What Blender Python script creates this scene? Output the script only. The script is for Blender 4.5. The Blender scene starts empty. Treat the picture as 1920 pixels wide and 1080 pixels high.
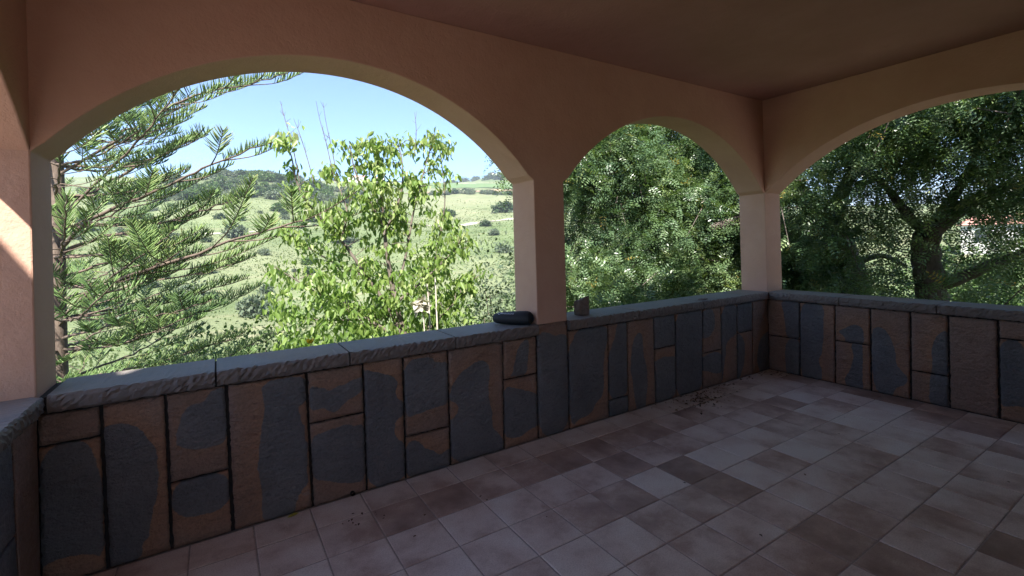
import bpy, bmesh, math, random
import numpy as np
from mathutils import Vector, Matrix

random.seed(7)
rng = np.random.default_rng(11)
S = bpy.context.scene
COL = S.collection

# ------------------------------------------------------------------ camera
H_EYE = 1.5
YAW, ROLL, FPX = 0.5617, -0.0271, 879.4739
cam_d = bpy.data.cameras.new('camera')
cam = bpy.data.objects.new('camera', cam_d)
COL.objects.link(cam)
S.camera = cam
F = Vector((math.sin(YAW), math.cos(YAW), 0))
R0 = Vector((math.cos(YAW), -math.sin(YAW), 0))
U0 = Vector((0, 0, 1))
RX = R0 * math.cos(ROLL) + U0 * math.sin(ROLL)
UY = U0 * math.cos(ROLL) - R0 * math.sin(ROLL)
cam.matrix_world = Matrix(((RX.x, UY.x, -F.x, 0), (RX.y, UY.y, -F.y, 0), (RX.z, UY.z, -F.z, H_EYE), (0, 0, 0, 1)))
cam_d.sensor_width = 36.0
cam_d.lens = FPX / 1920 * 36.0
cam_d.shift_y = -(540 - 453.14) / 1920
cam_d.clip_start = 0.05
cam_d.clip_end = 6000

# ------------------------------------------------------------------ sky, sun, exposure
LIGHT = Vector((0.6, 1.0, -1.43)).normalized()          # the way the sunlight travels
SUN_EL = math.asin(-LIGHT.z)
SUN_AZ = math.atan2(-LIGHT.x, -LIGHT.y)
world = bpy.data.worlds.new('World')
S.world = world
world.use_nodes = True
wn, wl = world.node_tree.nodes, world.node_tree.links
wn.clear()
sky = wn.new('ShaderNodeTexSky')
sky.sky_type = 'NISHITA'
sky.sun_disc = False
sky.sun_elevation = SUN_EL
sky.sun_rotation = SUN_AZ
sky.altitude = 50
sky.air_density = 0.8
sky.dust_density = 0.2
sky.ozone_density = 6.0
bg = wn.new('ShaderNodeBackground')
bg.inputs['Strength'].default_value = 0.052
wo = wn.new('ShaderNodeOutputWorld')
wl.new(sky.outputs[0], bg.inputs[0])
wl.new(bg.outputs[0], wo.inputs[0])
sun_d = bpy.data.lights.new('sun', 'SUN')
sun_d.energy = 2.65
sun_d.angle = math.radians(0.53)
sun_d.color = (1.0, 0.95, 0.87)
sun = bpy.data.objects.new('sun', sun_d)
COL.objects.link(sun)
sun.location = (-20, -30, 45)
sun.rotation_euler = LIGHT.to_track_quat('-Z', 'Y').to_euler()
S.view_settings.view_transform = 'Standard'
S.view_settings.look = 'None'
S.view_settings.gamma = 1.0
S.view_settings.use_curve_mapping = False
S.view_settings.exposure = 2.7
S.render.engine = 'CYCLES'
S.cycles.max_bounces = 10
S.cycles.diffuse_bounces = 6
S.cycles.glossy_bounces = 3
S.cycles.transmission_bounces = 5
S.cycles.transparent_max_bounces = 8
S.cycles.use_denoising = True
S.cycles.caustics_reflective = False
S.cycles.caustics_refractive = False
S.cycles.sample_clamp_indirect = 6.0

# ------------------------------------------------------------------ measures of the terrace (metres)
D, XL, XR, T = 2.9206, -0.6975, 5.1879, 0.307           # front wall face, left and right wall faces, wall thickness
Y0 = -0.64                                               # house wall behind the camera
ZC, ZS, ZT = 0.866, 1.965, 2.9987                        # coping top, arch spring, ceiling
X1, X2 = 2.047, 2.334                                    # the pier between the two arches

# ------------------------------------------------------------------ helpers
def tag(o, label=None, cat=None, group=None, kind=None):
    if label: o['label'] = label
    if cat: o['category'] = cat
    if group: o['group'] = group
    if kind: o['kind'] = kind
    return o

def link(name, me, m=None, parent=None):
    o = bpy.data.objects.new(name, me)
    COL.objects.link(o)
    if m is not None and me is not None and len(me.materials) == 0:
        me.materials.append(m)
    if parent is not None: o.parent = parent
    return o

def empty(name, loc=(0, 0, 0), rz=0.0):
    o = bpy.data.objects.new(name, None)
    COL.objects.link(o)
    o.location = loc
    o.rotation_euler = (0, 0, rz)
    return o

def quad_mesh(name, V, Q, m=None, tone=None, smooth=False, attr='tone'):
    """V (n,3), Q (m,4)"""
    V = np.ascontiguousarray(V, dtype=np.float32); Q = np.ascontiguousarray(Q, dtype=np.int32)
    me = bpy.data.meshes.new(name)
    me.vertices.add(len(V)); me.vertices.foreach_set('co', V.ravel())
    me.loops.add(Q.size); me.loops.foreach_set('vertex_index', Q.ravel())
    me.polygons.add(len(Q)); me.polygons.foreach_set('loop_start', np.arange(0, Q.size, 4, dtype=np.int32))
    me.update(calc_edges=True)
    if smooth: me.polygons.foreach_set('use_smooth', np.ones(len(Q), dtype=bool))
    if tone is not None:
        a = me.attributes.new(attr, 'FLOAT', 'POINT')
        a.data.foreach_set('value', np.ascontiguousarray(tone, dtype=np.float32))
    if m is not None: me.materials.append(m)
    return me

def poly_mesh(name, V, Fs, m=None, smooth=False):
    me = bpy.data.meshes.new(name)
    me.from_pydata([tuple(map(float, v)) for v in V], [], Fs)
    me.update()
    if smooth: me.polygons.foreach_set('use_smooth', np.ones(len(Fs), dtype=bool))
    if m is not None: me.materials.append(m)
    return me

def box_data(x0, x1, y0, y1, z0, z1, b=0):
    V = [(x0, y0, z0), (x1, y0, z0), (x1, y1, z0), (x0, y1, z0), (x0, y0, z1), (x1, y0, z1), (x1, y1, z1), (x0, y1, z1)]
    Fs = [(0, 3, 2, 1), (4, 5, 6, 7), (0, 1, 5, 4), (1, 2, 6, 5), (2, 3, 7, 6), (3, 0, 4, 7)]
    return V, [tuple(i + b for i in f) for f in Fs]

def boxes(name, L, m=None):
    V, Fs = [], []
    for bx in L:
        v, f = box_data(*bx, b=len(V)); V += v; Fs += f
    return poly_mesh(name, V, Fs, m)

def norm(a):
    return a / np.maximum(np.linalg.norm(a, axis=-1, keepdims=True), 1e-9)

def frames(axis, up):
    """axis -> local Y, up -> roughly local Z; rows of the returned (n,3,3) are the local axes"""
    y = norm(axis); x = norm(np.cross(y, up)); z = np.cross(x, y)
    return np.stack([x, y, z], axis=1)

def scatter(tv, tq, O, M, sc, tone=None, tv_tone=None):
    """copies of a small template joined into arrays"""
    tv = np.asarray(tv, float); tq = np.asarray(tq, int)
    n, k = len(O), len(tv)
    sc = np.asarray(sc, float)
    if sc.ndim == 1: sc = np.repeat(sc[:, None], 3, 1)
    loc = tv[None] * sc[:, None, :]
    V = O[:, None, :] + np.einsum('nki,nij->nkj', loc, M)
    Q = tq[None] + (np.arange(n) * k)[:, None, None]
    tn = None
    if tone is not None:
        tn = np.repeat(tone, k)
        if tv_tone is not None: tn = tn + np.tile(tv_tone, n)
    return V.reshape(-1, 3), Q.reshape(-1, 4), tn

def join(parts):
    Vs, Qs, Ts, b = [], [], [], 0
    for V, Q, t in parts:
        Vs.append(V); Qs.append(Q + b); b += len(V)
        Ts.append(t if t is not None else np.zeros(len(V)))
    return np.concatenate(Vs), np.concatenate(Qs), np.concatenate(Ts)

def smooth_path(P, n):
    P = np.asarray(P, float)
    if len(P) == 2: return P[0] + np.linspace(0, 1, n)[:, None] * (P[1] - P[0])
    E = np.vstack([2 * P[0] - P[1], P, 2 * P[-1] - P[-2]])
    out = []
    for t in np.linspace(0, len(P) - 1 - 1e-6, n):
        i = int(t); f = t - i
        a, b, c, d = E[i], E[i + 1], E[i + 2], E[i + 3]
        out.append(.5 * ((2 * b) + (-a + c) * f + (2 * a - 5 * b + 4 * c - d) * f * f + (-a + 3 * b - 3 * c + d) * f ** 3))
    return np.array(out)

def tube(path, r0, r1, sides=6, wob=0.0, power=1.0):
    P = np.asarray(path, float); n = len(P)
    tan = norm(np.gradient(P, axis=0))
    ref = np.array([0, 0, 1.0]) if abs(tan[:, 2]).mean() < .8 else np.array([1.0, 0, 0])
    a = norm(np.cross(tan, ref)); b = np.cross(tan, a)
    t = np.linspace(0, 1, n) ** power
    r = r0 + (r1 - r0) * t
    an = np.arange(sides) * 2 * math.pi / sides
    rr = r[:, None] * (1 + wob * rng.normal(size=(n, sides)))
    V = P[:, None, :] + rr[..., None] * (np.cos(an)[None, :, None] * a[:, None, :] + np.sin(an)[None, :, None] * b[:, None, :])
    i = np.arange(n - 1)[:, None] * sides; j = np.arange(sides)[None, :]; k = (j + 1) % sides
    Q = np.stack([i + j, i + k, i + sides + k, i + sides + j], -1).reshape(-1, 4)
    return V.reshape(-1, 3), Q, None

# ------------------------------------------------------------------ node materials
class NT:
    def __init__(s, name):
        s.m = bpy.data.materials.new(name); s.m.use_nodes = True
        s.n, s.l = s.m.node_tree.nodes, s.m.node_tree.links
        s.n.clear()
        s.out = s.n.new('ShaderNodeOutputMaterial')
    def node(s, t, ins=None, **kw):
        nd = s.n.new(t)
        for k, v in kw.items(): setattr(nd, k, v)
        for k, v in (ins or {}).items(): s.set(nd.inputs[k], v)
        return nd
    def set(s, sock, v):
        if hasattr(v, 'is_output'): s.l.new(v, sock)
        elif isinstance(v, tuple) and sock.type == 'RGBA': sock.default_value = (v[0], v[1], v[2], 1)
        else: sock.default_value = v
    def coord(s, which='Object'): return s.node('ShaderNodeTexCoord').outputs[which]
    def noise(s, vec, scale, detail=4, rough=.55, dist=0.0, out='Fac'):
        return s.node('ShaderNodeTexNoise', {'Vector': vec, 'Scale': scale, 'Detail': detail, 'Roughness': rough, 'Distortion': dist}).outputs[out]
    def ramp(s, fac, stops, interp='LINEAR'):
        r = s.node('ShaderNodeValToRGB', {'Fac': fac}); e = r.color_ramp.elements
        r.color_ramp.interpolation = interp
        while len(e) < len(stops): e.new(.5)
        for el, (p, c) in zip(e, stops):
            el.position = p; el.color = (c, c, c, 1) if not isinstance(c, tuple) else (*c, 1)
        return r.outputs['Color']
    def mix(s, fac, a, b, mode='MIX'):
        nd = s.node('ShaderNodeMix', data_type='RGBA', blend_type=mode)
        s.set(nd.inputs[0], fac); s.set(nd.inputs[6], a); s.set(nd.inputs[7], b)
        return nd.outputs[2]
    def math(s, op, a, b=0.0, c=None):
        nd = s.node('ShaderNodeMath', operation=op)
        s.set(nd.inputs[0], a); s.set(nd.inputs[1], b)
        if c is not None: s.set(nd.inputs[2], c)
        return nd.outputs[0]
    def map(s, vec, scale=(1, 1, 1), loc=(0, 0, 0)):
        nd = s.node('ShaderNodeMapping', {'Vector': vec}); nd.inputs['Scale'].default_value = scale
        s.set(nd.inputs['Location'], loc)
        return nd.outputs[0]
    def attr(s, name): return s.node('ShaderNodeAttribute', attribute_name=name).outputs['Fac']
    def bump(s, h, strength=.3, dist=.01, normal=None):
        ins = {'Height': h, 'Strength': strength, 'Distance': dist}
        if normal is not None: ins['Normal'] = normal
        return s.node('ShaderNodeBump', ins).outputs[0]
    def pbr(s, color, rough=.7, normal=None, spec=.5, metal=0.0):
        b = s.node('ShaderNodeBsdfPrincipled', {'Base Color': color, 'Roughness': rough, 'Metallic': metal})
        b.inputs['Specular IOR Level'].default_value = spec
        if normal is not None: s.l.new(normal, b.inputs['Normal'])
        return b.outputs[0]
    def done(s, sh):
        s.l.new(sh, s.out.inputs['Surface']); return s.m

def mat_plaster(name, base, dark):
    k = NT(name); p = k.coord()
    n1 = k.noise(p, 1.3, 5, .6); n2 = k.noise(p, 9, 6, .65); n3 = k.noise(p, 70, 3, .6)
    c = k.mix(k.ramp(n1, [(.35, 0.0), (.7, 1.0)]), base, dark)
    c = k.mix(k.math('MULTIPLY', k.ramp(n2, [(.45, 0.0), (.8, 1.0)]), .35), c, dark)
    # a few hairline cracks and pale scuffs
    v = k.node('ShaderNodeTexVoronoi', {'Vector': k.map(p, (1, 1, 1)), 'Scale': 2.1}, feature='DISTANCE_TO_EDGE').outputs['Distance']
    w = k.math('MULTIPLY', k.ramp(v, [(0.0, 1.0), (.012, 0.0)]), k.ramp(k.noise(p, .9, 2), [(.55, 0.0), (.7, 1.0)]))
    c = k.mix(k.math('MULTIPLY', w, .35), c, (min(1, base[0] * 1.25), base[1] * 1.25, base[2] * 1.25))
    hgt = k.math('ADD', k.math('MULTIPLY', n2, .7), k.math('MULTIPLY', n3, .22))
    hgt = k.math('ADD', hgt, k.math('MULTIPLY', n1, 1.2))
    return k.done(k.pbr(c, .88, k.bump(hgt, .8, .014), .25))

def mat_slate():
    k = NT('slate')
    p = k.coord(); oi = k.node('ShaderNodeObjectInfo')
    off = k.math('MULTIPLY', oi.outputs['Random'], 40.0)
    comb = k.node('ShaderNodeCombineXYZ', {0: off, 1: off, 2: off}).outputs[0]
    q = k.node('ShaderNodeVectorMath', {0: p, 1: comb}, operation='ADD').outputs[0]
    sd = k.attr('rust')                                   # metres: > 0 on the rusty zones of the stone
    wob = k.math('ADD', k.math('MULTIPLY', k.math('SUBTRACT', k.noise(q, 34, 5, .65), .5), .016), k.math('MULTIPLY', k.math('SUBTRACT', k.noise(q, 9, 3, .6), .5), .030))
    sd2 = k.math('ADD', sd, wob)
    fac = k.node('ShaderNodeMapRange', {'Value': sd2, 'From Min': -.0024, 'From Max': .0024}).outputs[0]
    n1 = k.noise(q, 4, 6, .65); n2 = k.noise(q, 42, 5, .7); n3 = k.noise(k.map(q, (9, 9, 34)), 1.0, 5, .6, .4)
    vari = oi.outputs['Random']
    dk = k.mix(k.ramp(n1, [(.3, 0.0), (.7, 1.0)]), (.115, .114, .118), (.19, .184, .184))
    dk = k.mix(k.math('MULTIPLY', k.ramp(n3, [(.5, 0.0), (.75, 1.0)]), .45), dk, (.165, .140, .128))
    dk = k.mix(k.math('MULTIPLY', k.ramp(vari, [(0.0, 1.0), (.5, 0.0)]), .35), dk, (.095, .092, .096))
    halo = k.node('ShaderNodeMapRange', {'Value': k.math('ADD', sd, k.math('MULTIPLY', k.math('SUBTRACT', n1, .5), .16)), 'From Min': .0, 'From Max': .15}).outputs[0]
    br = k.mix(halo, (.39, .205, .112), (.315, .205, .155))      # brightest rust beside the dark zone, duller away from it
    br = k.mix(k.math('MULTIPLY', k.ramp(n1, [(.3, 1.0), (.62, 0.0)]), .5), br, (.19, .118, .088))
    br = k.mix(k.math('MULTIPLY', k.ramp(vari, [(.35, 0.0), (1.0, 1.0)]), .45), br, (.215, .155, .125))
    br = k.mix(k.math('MULTIPLY', k.ramp(n3, [(.48, 0.0), (.74, 1.0)]), .45), br, (.14, .085, .062))
    c = k.mix(fac, dk, br)
    vein = k.node('ShaderNodeTexVoronoi', {'Vector': k.map(k.mix(.25, q, k.noise(q, 3, 3, out='Color')), (1.1, 1.1, 4.2)), 'Scale': .8}, feature='DISTANCE_TO_EDGE').outputs['Distance']
    vn = k.math('MULTIPLY', k.ramp(vein, [(0.0, 1.0), (.007, 0.0)]), k.ramp(k.noise(q, 2.1, 2), [(.5, 0.0), (.66, 1.0)]))
    c = k.mix(k.math('MULTIPLY', vn, .35), c, (.32, .29, .28))
    hgt = k.math('ADD', k.math('MULTIPLY', k.noise(k.map(q, (1, 1, 1.6)), 17, 4, .6, .3), 1.6), k.math('ADD', k.math('MULTIPLY', n2, .6), k.math('ADD', k.math('MULTIPLY', n3, .3), k.math('MULTIPLY', k.noise(q, 110, 3, .6), .3))))
    c = k.mix(k.math('MULTIPLY', k.ramp(k.noise(q, 75, 4, .7), [(.40, 1.0), (.52, 0.0)]), .22), c, (.04, .034, .032))
    return k.done(k.pbr(c, k.ramp(n2, [(.3, .45), (.8, .75)]), k.bump(hgt, 1.0, .018), .45))

def mat_coping():
    k = NT('coping_stone'); p = k.coord()
    oi = k.node('ShaderNodeObjectInfo'); 
    off = k.math('MULTIPLY', oi.outputs['Random'], 23.0)
    q = k.node('ShaderNodeVectorMath', {0: p, 1: k.node('ShaderNodeCombineXYZ', {0: off, 1: off, 2: off}).outputs[0]}, operation='ADD').outputs[0]
    nz = k.node('ShaderNodeSeparateXYZ', {0: k.node('ShaderNodeNewGeometry').outputs['True Normal']}).outputs[2]
    top = k.ramp(nz, [(.75, 0.0), (.92, 1.0)])            # sawn top, split front: two finishes of the same stone
    n1 = k.noise(q, 4, 6, .65); n2 = k.noise(q, 30, 5, .7); n3 = k.noise(k.map(q, (3, 3, 14)), 3, 5, .6)
    face = k.mix(k.ramp(n1, [(.3, 0.0), (.7, 1.0)]), (.19, .15, .13), (.135, .115, .105))
    face = k.mix(k.math('MULTIPLY', k.ramp(n2, [(.45, 0.0), (.75, 1.0)]), .6), face, (.10, .085, .078))
    tp = k.mix(k.ramp(n1, [(.3, 0.0), (.7, 1.0)]), (.165, .165, .168), (.225, .215, .205))
    tp = k.mix(k.math('MULTIPLY', k.ramp(k.noise(q, 1.7, 4), [(.5, 0.0), (.62, 1.0)]), .45), tp, (.24, .17, .13))
    vein = k.node('ShaderNodeTexVoronoi', {'Vector': k.mix(.2, q, k.noise(q, 4, 3, out='Color')), 'Scale': 1.6}, feature='DISTANCE_TO_EDGE').outputs['Distance']
    vn = k.math('MULTIPLY', k.ramp(vein, [(0.0, 1.0), (.008, 0.0)]), k.ramp(k.noise(q, 2.3, 2), [(.5, 0.0), (.62, 1.0)]))
    tp = k.mix(k.math('MULTIPLY', vn, .5), tp, (.42, .42, .42))
    c = k.mix(top, face, tp)
    hgt = k.math('ADD', k.math('MULTIPLY', n1, .6), k.math('ADD', k.math('MULTIPLY', n2, .5), k.math('MULTIPLY', n3, .3)))
    return k.done(k.pbr(c, .6, k.bump(hgt, .7, .010), .45))

def mat_tile():
    k = NT('floor_tile')
    p = k.coord(); oi = k.node('ShaderNodeObjectInfo')
    off = k.math('MULTIPLY', oi.outputs['Random'], 60.0)
    q = k.node('ShaderNodeVectorMath', {0: p, 1: k.node('ShaderNodeCombineXYZ', {0: off, 1: k.math('MULTIPLY', off, 1.7), 2: 0.0}).outputs[0]}, operation='ADD').outputs[0]
    tone = k.node('ShaderNodeSeparateColor', {0: oi.outputs['Color']}).outputs[0]   # 0 pale tile .. 1 dark tile
    cloud = k.noise(q, 3.0, 5, .58, .15); grain = k.noise(q, 150, 2, .6); mid = k.noise(q, 22, 5, .7)
    f = k.math('ADD', k.math('MULTIPLY', k.math('SUBTRACT', cloud, .5), 1.9), tone)
    f = k.math('ADD', f, k.math('MULTIPLY', k.math('SUBTRACT', mid, .5), .35))
    c = k.ramp(f, [(.0, (.78, .69, .62)), (.35, (.68, .55, .48)), (.62, (.47, .335, .275)), (1.0, (.28, .185, .15))])
    c = k.mix(k.math('MULTIPLY', k.ramp(grain, [(.42, 0.0), (.68, 1.0)]), .30), c, (.18, .115, .095))
    return k.done(k.pbr(c, k.ramp(cloud, [(.3, .38), (.75, .52)]), k.bump(k.math('ADD', k.math('MULTIPLY', mid, .6), k.math('MULTIPLY', grain, .15)), .25, .004), .5))

def mat_plain(name, color, rough=.7, nscale=20, var=.25, bstr=.3, bdist=.005, spec=.4):
    k = NT(name); p = k.coord()
    n = k.noise(p, nscale, 5, .65)
    d = tuple(x * (1 - var * 1.6) for x in color); l = tuple(min(1, x * (1 + var)) for x in color)
    c = k.ramp(n, [(.25, d), (.5, color), (.78, l)])
    return k.done(k.pbr(c, rough, k.bump(n, bstr, bdist), spec))

def mat_leaf(name, stops, trans=.35, rough=.42, spec=.5, tcol=None):
    """stops: colours over the leaf's own tone 0..1"""
    k = NT(name)
    t = k.attr('tone')
    c = k.ramp(t, stops)
    pr = k.pbr(c, rough, None, spec)
    tc = k.mix(.5, c, tcol) if tcol else k.mix(1.0, c, (1.25, 1.3, .6), 'MULTIPLY')
    tr = k.node('ShaderNodeBsdfTranslucent', {'Color': tc}).outputs[0]
    mx = k.node('ShaderNodeMixShader', {0: trans})
    k.l.new(pr, mx.inputs[1]); k.l.new(tr, mx.inputs[2])
    return k.done(mx.outputs[0])

def mat_bark(name, a, b, scale=14):
    k = NT(name); p = k.coord()
    n = k.noise(k.map(p, (1, 1, .35)), scale, 6, .7); n2 = k.noise(p, 3, 3)
    c = k.mix(k.ramp(n, [(.35, 0.0), (.65, 1.0)]), a, b)
    c = k.mix(k.math('MULTIPLY', n2, .4), c, b)
    return k.done(k.pbr(c, .85, k.bump(n, .8, .015), .3))

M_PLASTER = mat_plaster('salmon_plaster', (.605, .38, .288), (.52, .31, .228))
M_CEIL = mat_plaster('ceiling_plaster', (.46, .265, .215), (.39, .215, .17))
M_SLATE = mat_slate()
M_COPING = mat_coping()
M_TILE = mat_tile()
M_GROUT = mat_plain('grout', (.36, .30, .265), .9, 60, .2)
M_JOINT = mat_plain('dark_mortar', (.030, .024, .022), .95, 50, .3, .6)
M_RENDER = mat_plain('unseen_render', (.52, .36, .28), .9, 8, .1)
M_ROOF = mat_plain('roof_clay', (.33, .14, .085), .85, 12, .25)

# ------------------------------------------------------------------ measured outlines (metres)
JOINTS_FRONT = [(-0.48,-0.47),(-0.235,-0.226),(0.025,0.038),(0.42,0.436),(0.739,0.745),(0.99,0.99),(1.304,1.306),(1.737,1.726),(2.035,2.031),(2.34,2.334),(2.77,2.759),(2.995,2.986),(3.33,3.33),(3.625,3.613),(4.039,4.006),(4.331,4.321),(4.608,4.583),(4.892,4.866)]
SPLIT_FRONT = {0:(0.641,0.628),2:(0.337,0.33),4:(0.484,0.478),6:(0.266,0.265),8:(0.501,0.493),11:(0.142,0.142),13:(0.49,0.486),15:(0.346,0.346),17:(0.47,0.469)}
SLATE_FRONT = {
 '0b': [(-0.713,0.644),(-0.486,0.637),(-0.48,0.057),(-0.511,0.095),(-0.566,0.11),(-0.613,0.112),(-0.673,0.108),(-0.699,0.079),(-0.724,0.08)],
 '1': [(-0.488,0.666),(-0.449,0.68),(-0.398,0.675),(-0.353,0.655),(-0.327,0.623),(-0.32,0.592),(-0.298,0.562),(-0.279,0.519),(-0.273,0.468),(-0.268,0.417),(-0.271,0.359),(-0.278,0.283),(-0.294,0.22),(-0.307,0.156),(-0.319,0.102),(-0.342,0.072),(-0.343,-0.005),(-0.463,0.004),(-0.484,0.012)],
 '2t': [(0.036,0.773),(-0.056,0.769),(-0.066,0.71),(-0.138,0.704),(-0.164,0.669),(-0.177,0.622),(-0.194,0.586),(-0.195,0.547),(-0.188,0.51),(-0.143,0.483),(-0.076,0.476),(0.039,0.475)],
 '2b': [(-0.228,0.347),(0.031,0.339),(0.039,0.128),(-0.216,0.137)],
 '3': [(0.184,0.772),(0.428,0.766),(0.419,0.617),(0.374,0.594),(0.382,0.549),(0.388,0.505),(0.41,0.473),(0.399,0.438),(0.4,0.395),(0.421,0.373),(0.411,0.322),(0.415,0.278),(0.409,0.226),(0.416,0.186),(0.419,0.137),(0.376,0.117),(0.361,0.079),(0.345,0.042),(0.344,-0.006),(0.179,-0.023),(0.18,0.126),(0.175,0.199),(0.159,0.276),(0.161,0.347),(0.171,0.416),(0.183,0.516),(0.2,0.594),(0.198,0.677)],
 '4t': [(0.431,0.706),(0.471,0.685),(0.512,0.674),(0.534,0.652),(0.553,0.648),(0.585,0.677),(0.628,0.669),(0.673,0.689),(0.74,0.706),(0.737,0.615),(0.692,0.595),(0.648,0.576),(0.614,0.549),(0.592,0.52),(0.56,0.519),(0.529,0.544),(0.524,0.556),(0.478,0.561),(0.432,0.563)],
 '4b': [(0.429,0.412),(0.495,0.415),(0.558,0.422),(0.611,0.437),(0.644,0.435),(0.665,0.411),(0.747,0.42),(0.746,0.073),(0.656,0.071),(0.602,0.087),(0.508,0.132),(0.433,0.17)],
 '5': [(0.72,0.75),(0.8,0.722),(0.859,0.702),(0.908,0.679),(0.943,0.648),(0.953,0.621),(0.941,0.583),(0.936,0.559),(0.945,0.522),(0.99,0.488),(0.993,0.411),(0.952,0.4),(0.925,0.366),(0.924,0.327),(0.938,0.273),(0.993,0.224),(0.997,-0.02),(0.7,0.006)],
 '6t': [(0.982,0.762),(1.187,0.756),(1.197,0.721),(1.23,0.705),(1.311,0.699),(1.302,0.415),(1.233,0.417),(1.155,0.412),(1.078,0.398),(0.988,0.394)],
 '6b': [(0.993,0.204),(1.025,0.236),(1.063,0.237),(1.099,0.202),(1.125,0.16),(1.18,0.135),(1.213,0.095),(1.247,0.091),(1.27,0.112),(1.311,0.115),(1.319,-0.019),(1.077,-0.002),(1.045,0.004),(0.988,0.023)],
 '7': [(1.314,0.523),(1.342,0.56),(1.384,0.601),(1.452,0.639),(1.514,0.667),(1.565,0.67),(1.602,0.642),(1.626,0.598),(1.618,0.532),(1.599,0.457),(1.607,0.377),(1.63,0.316),(1.635,0.248),(1.632,0.17),(1.677,0.125),(1.721,0.063),(1.732,-0.025),(1.295,-0.017),(1.299,0.291),(1.334,0.315),(1.377,0.37),(1.355,0.413),(1.303,0.441)],
 '8t': [(1.894,0.753),(1.958,0.78),(1.962,0.684),(1.946,0.628),(1.942,0.504),(1.851,0.508),(1.769,0.506),(1.811,0.544),(1.819,0.589),(1.848,0.631),(1.85,0.689)],
 '8b': [(1.72,0.459),(1.834,0.424),(1.917,0.391),(2.045,0.34),(2.045,0.099),(1.95,0.095),(1.907,0.07),(1.85,0.054),(1.795,0.064),(1.722,0.094)],
 '9': [(2.018,0.782),(2.059,0.788),(2.099,0.799),(2.181,0.778),(2.208,0.752),(2.25,0.769),(2.364,0.734),(2.353,-0.018),(2.005,-0.016)],
 '10': [(2.33,0.804),(2.784,0.786),(2.76,0.656),(2.736,0.587),(2.708,0.495),(2.704,0.377),(2.709,0.28),(2.681,0.19),(2.617,0.156),(2.583,0.104),(2.52,0.071),(2.444,0.064),(2.324,0.006)],
 '11t': [(3.021,0.789),(2.867,0.782),(2.854,0.668),(2.819,0.624),(2.793,0.567),(2.762,0.529),(2.755,0.127),(3.005,0.132)],
 '11b': [(2.713,0.184),(3.051,0.191),(3.042,-0.057),(2.705,-0.042)],
 '12': [(3.068,0.627),(3.123,0.67),(3.177,0.651),(3.183,0.574),(3.188,0.471),(3.22,0.364),(3.236,0.285),(3.232,0.183),(3.209,0.059),(3.187,-0.025),(3.079,-0.021),(3.058,0.14),(3.037,0.269),(3.025,0.421),(3.047,0.53)],
 '13t': [(3.294,0.817),(3.667,0.818),(3.651,0.442),(3.28,0.47)],
 '13b': [(3.314,0.368),(3.372,0.391),(3.47,0.409),(3.548,0.39),(3.629,0.389),(3.633,0.0),(3.356,-0.009),(3.32,0.037)],
 '14': [(3.586,0.826),(4.1,0.846),(4.062,-0.043),(3.551,-0.023)],
 '15t': [(4.007,0.77),(4.201,0.779),(4.23,0.646),(4.215,0.562),(4.155,0.512),(4.085,0.492),(3.995,0.493)],
 '15b': [(3.988,0.33),(4.335,0.339),(4.337,0.111),(4.207,0.116),(4.094,0.164),(3.982,0.186)],
 '16': [(4.296,0.792),(4.642,0.796),(4.613,0.46),(4.412,0.434),(4.392,0.261),(4.351,0.15),(4.325,-0.006),(4.272,-0.011)],
 '17t': [(4.578,0.802),(4.934,0.816),(4.916,0.444),(4.562,0.452)],
 '17b': [(4.563,0.474),(4.69,0.45),(4.732,0.33),(4.726,0.209),(4.687,0.094),(4.617,-0.015),(4.542,-0.001)],
 '18': [(5.255,0.45),(5.066,0.394),(4.978,0.296),(4.941,0.114),(5.017,-0.04),(5.228,-0.093)],
}
JOINTS_SIDE = [(0.338,0.321),(0.671,0.656),(0.968,0.959),(1.272,1.26),(1.526,1.521),(1.822,1.817)]
SPLIT_SIDE = {0:(0.381,0.384),2:(0.426,0.433),4:(0.263,0.264),6:(0.638,0.636)}
SLATE_SIDE = {
 '0t': [(0.131,0.795),(0.361,0.816),(0.35,0.37),(0.183,0.374),(0.188,0.576)],
 '0b': [(0.183,0.382),(0.351,0.393),(0.34,-0.03),(0.164,-0.039)],
 '1': [(0.324,0.797),(0.574,0.797),(0.568,0.549),(0.551,0.396),(0.548,0.274),(0.512,0.222),(0.517,0.163),(0.543,0.092),(0.533,-0.031),(0.302,-0.039)],
 '2t': [(0.688,0.521),(0.767,0.576),(0.831,0.614),(0.892,0.594),(0.915,0.527),(0.912,0.406),(0.75,0.407),(0.752,0.487)],
 '2b': [(0.815,0.447),(0.907,0.448),(0.899,0.355),(0.902,0.228),(0.891,0.112),(0.902,-0.019),(0.778,-0.029),(0.741,0.034),(0.742,0.078),(0.782,0.145),(0.809,0.223),(0.824,0.298),(0.807,0.381)],
 '3': [(0.973,0.577),(1.012,0.611),(1.069,0.605),(1.102,0.569),(1.129,0.505),(1.149,0.428),(1.158,0.335),(1.173,0.271),(1.215,0.22),(1.252,0.196),(1.224,0.123),(1.169,0.096),(1.135,0.034),(1.134,-0.014),(0.974,-0.008)],
 '4t': [(1.535,0.661),(1.468,0.63),(1.438,0.569),(1.411,0.488),(1.41,0.411),(1.413,0.348),(1.396,0.255),(1.536,0.243)],
 '4b': [(1.397,0.293),(1.537,0.28),(1.535,-0.025),(1.396,-0.015),(1.388,0.073),(1.395,0.165)],
 '6b': [(1.818,0.642),(1.985,0.646),(1.975,0.115),(1.921,0.133),(1.873,0.111),(1.816,0.113)],
}
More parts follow.
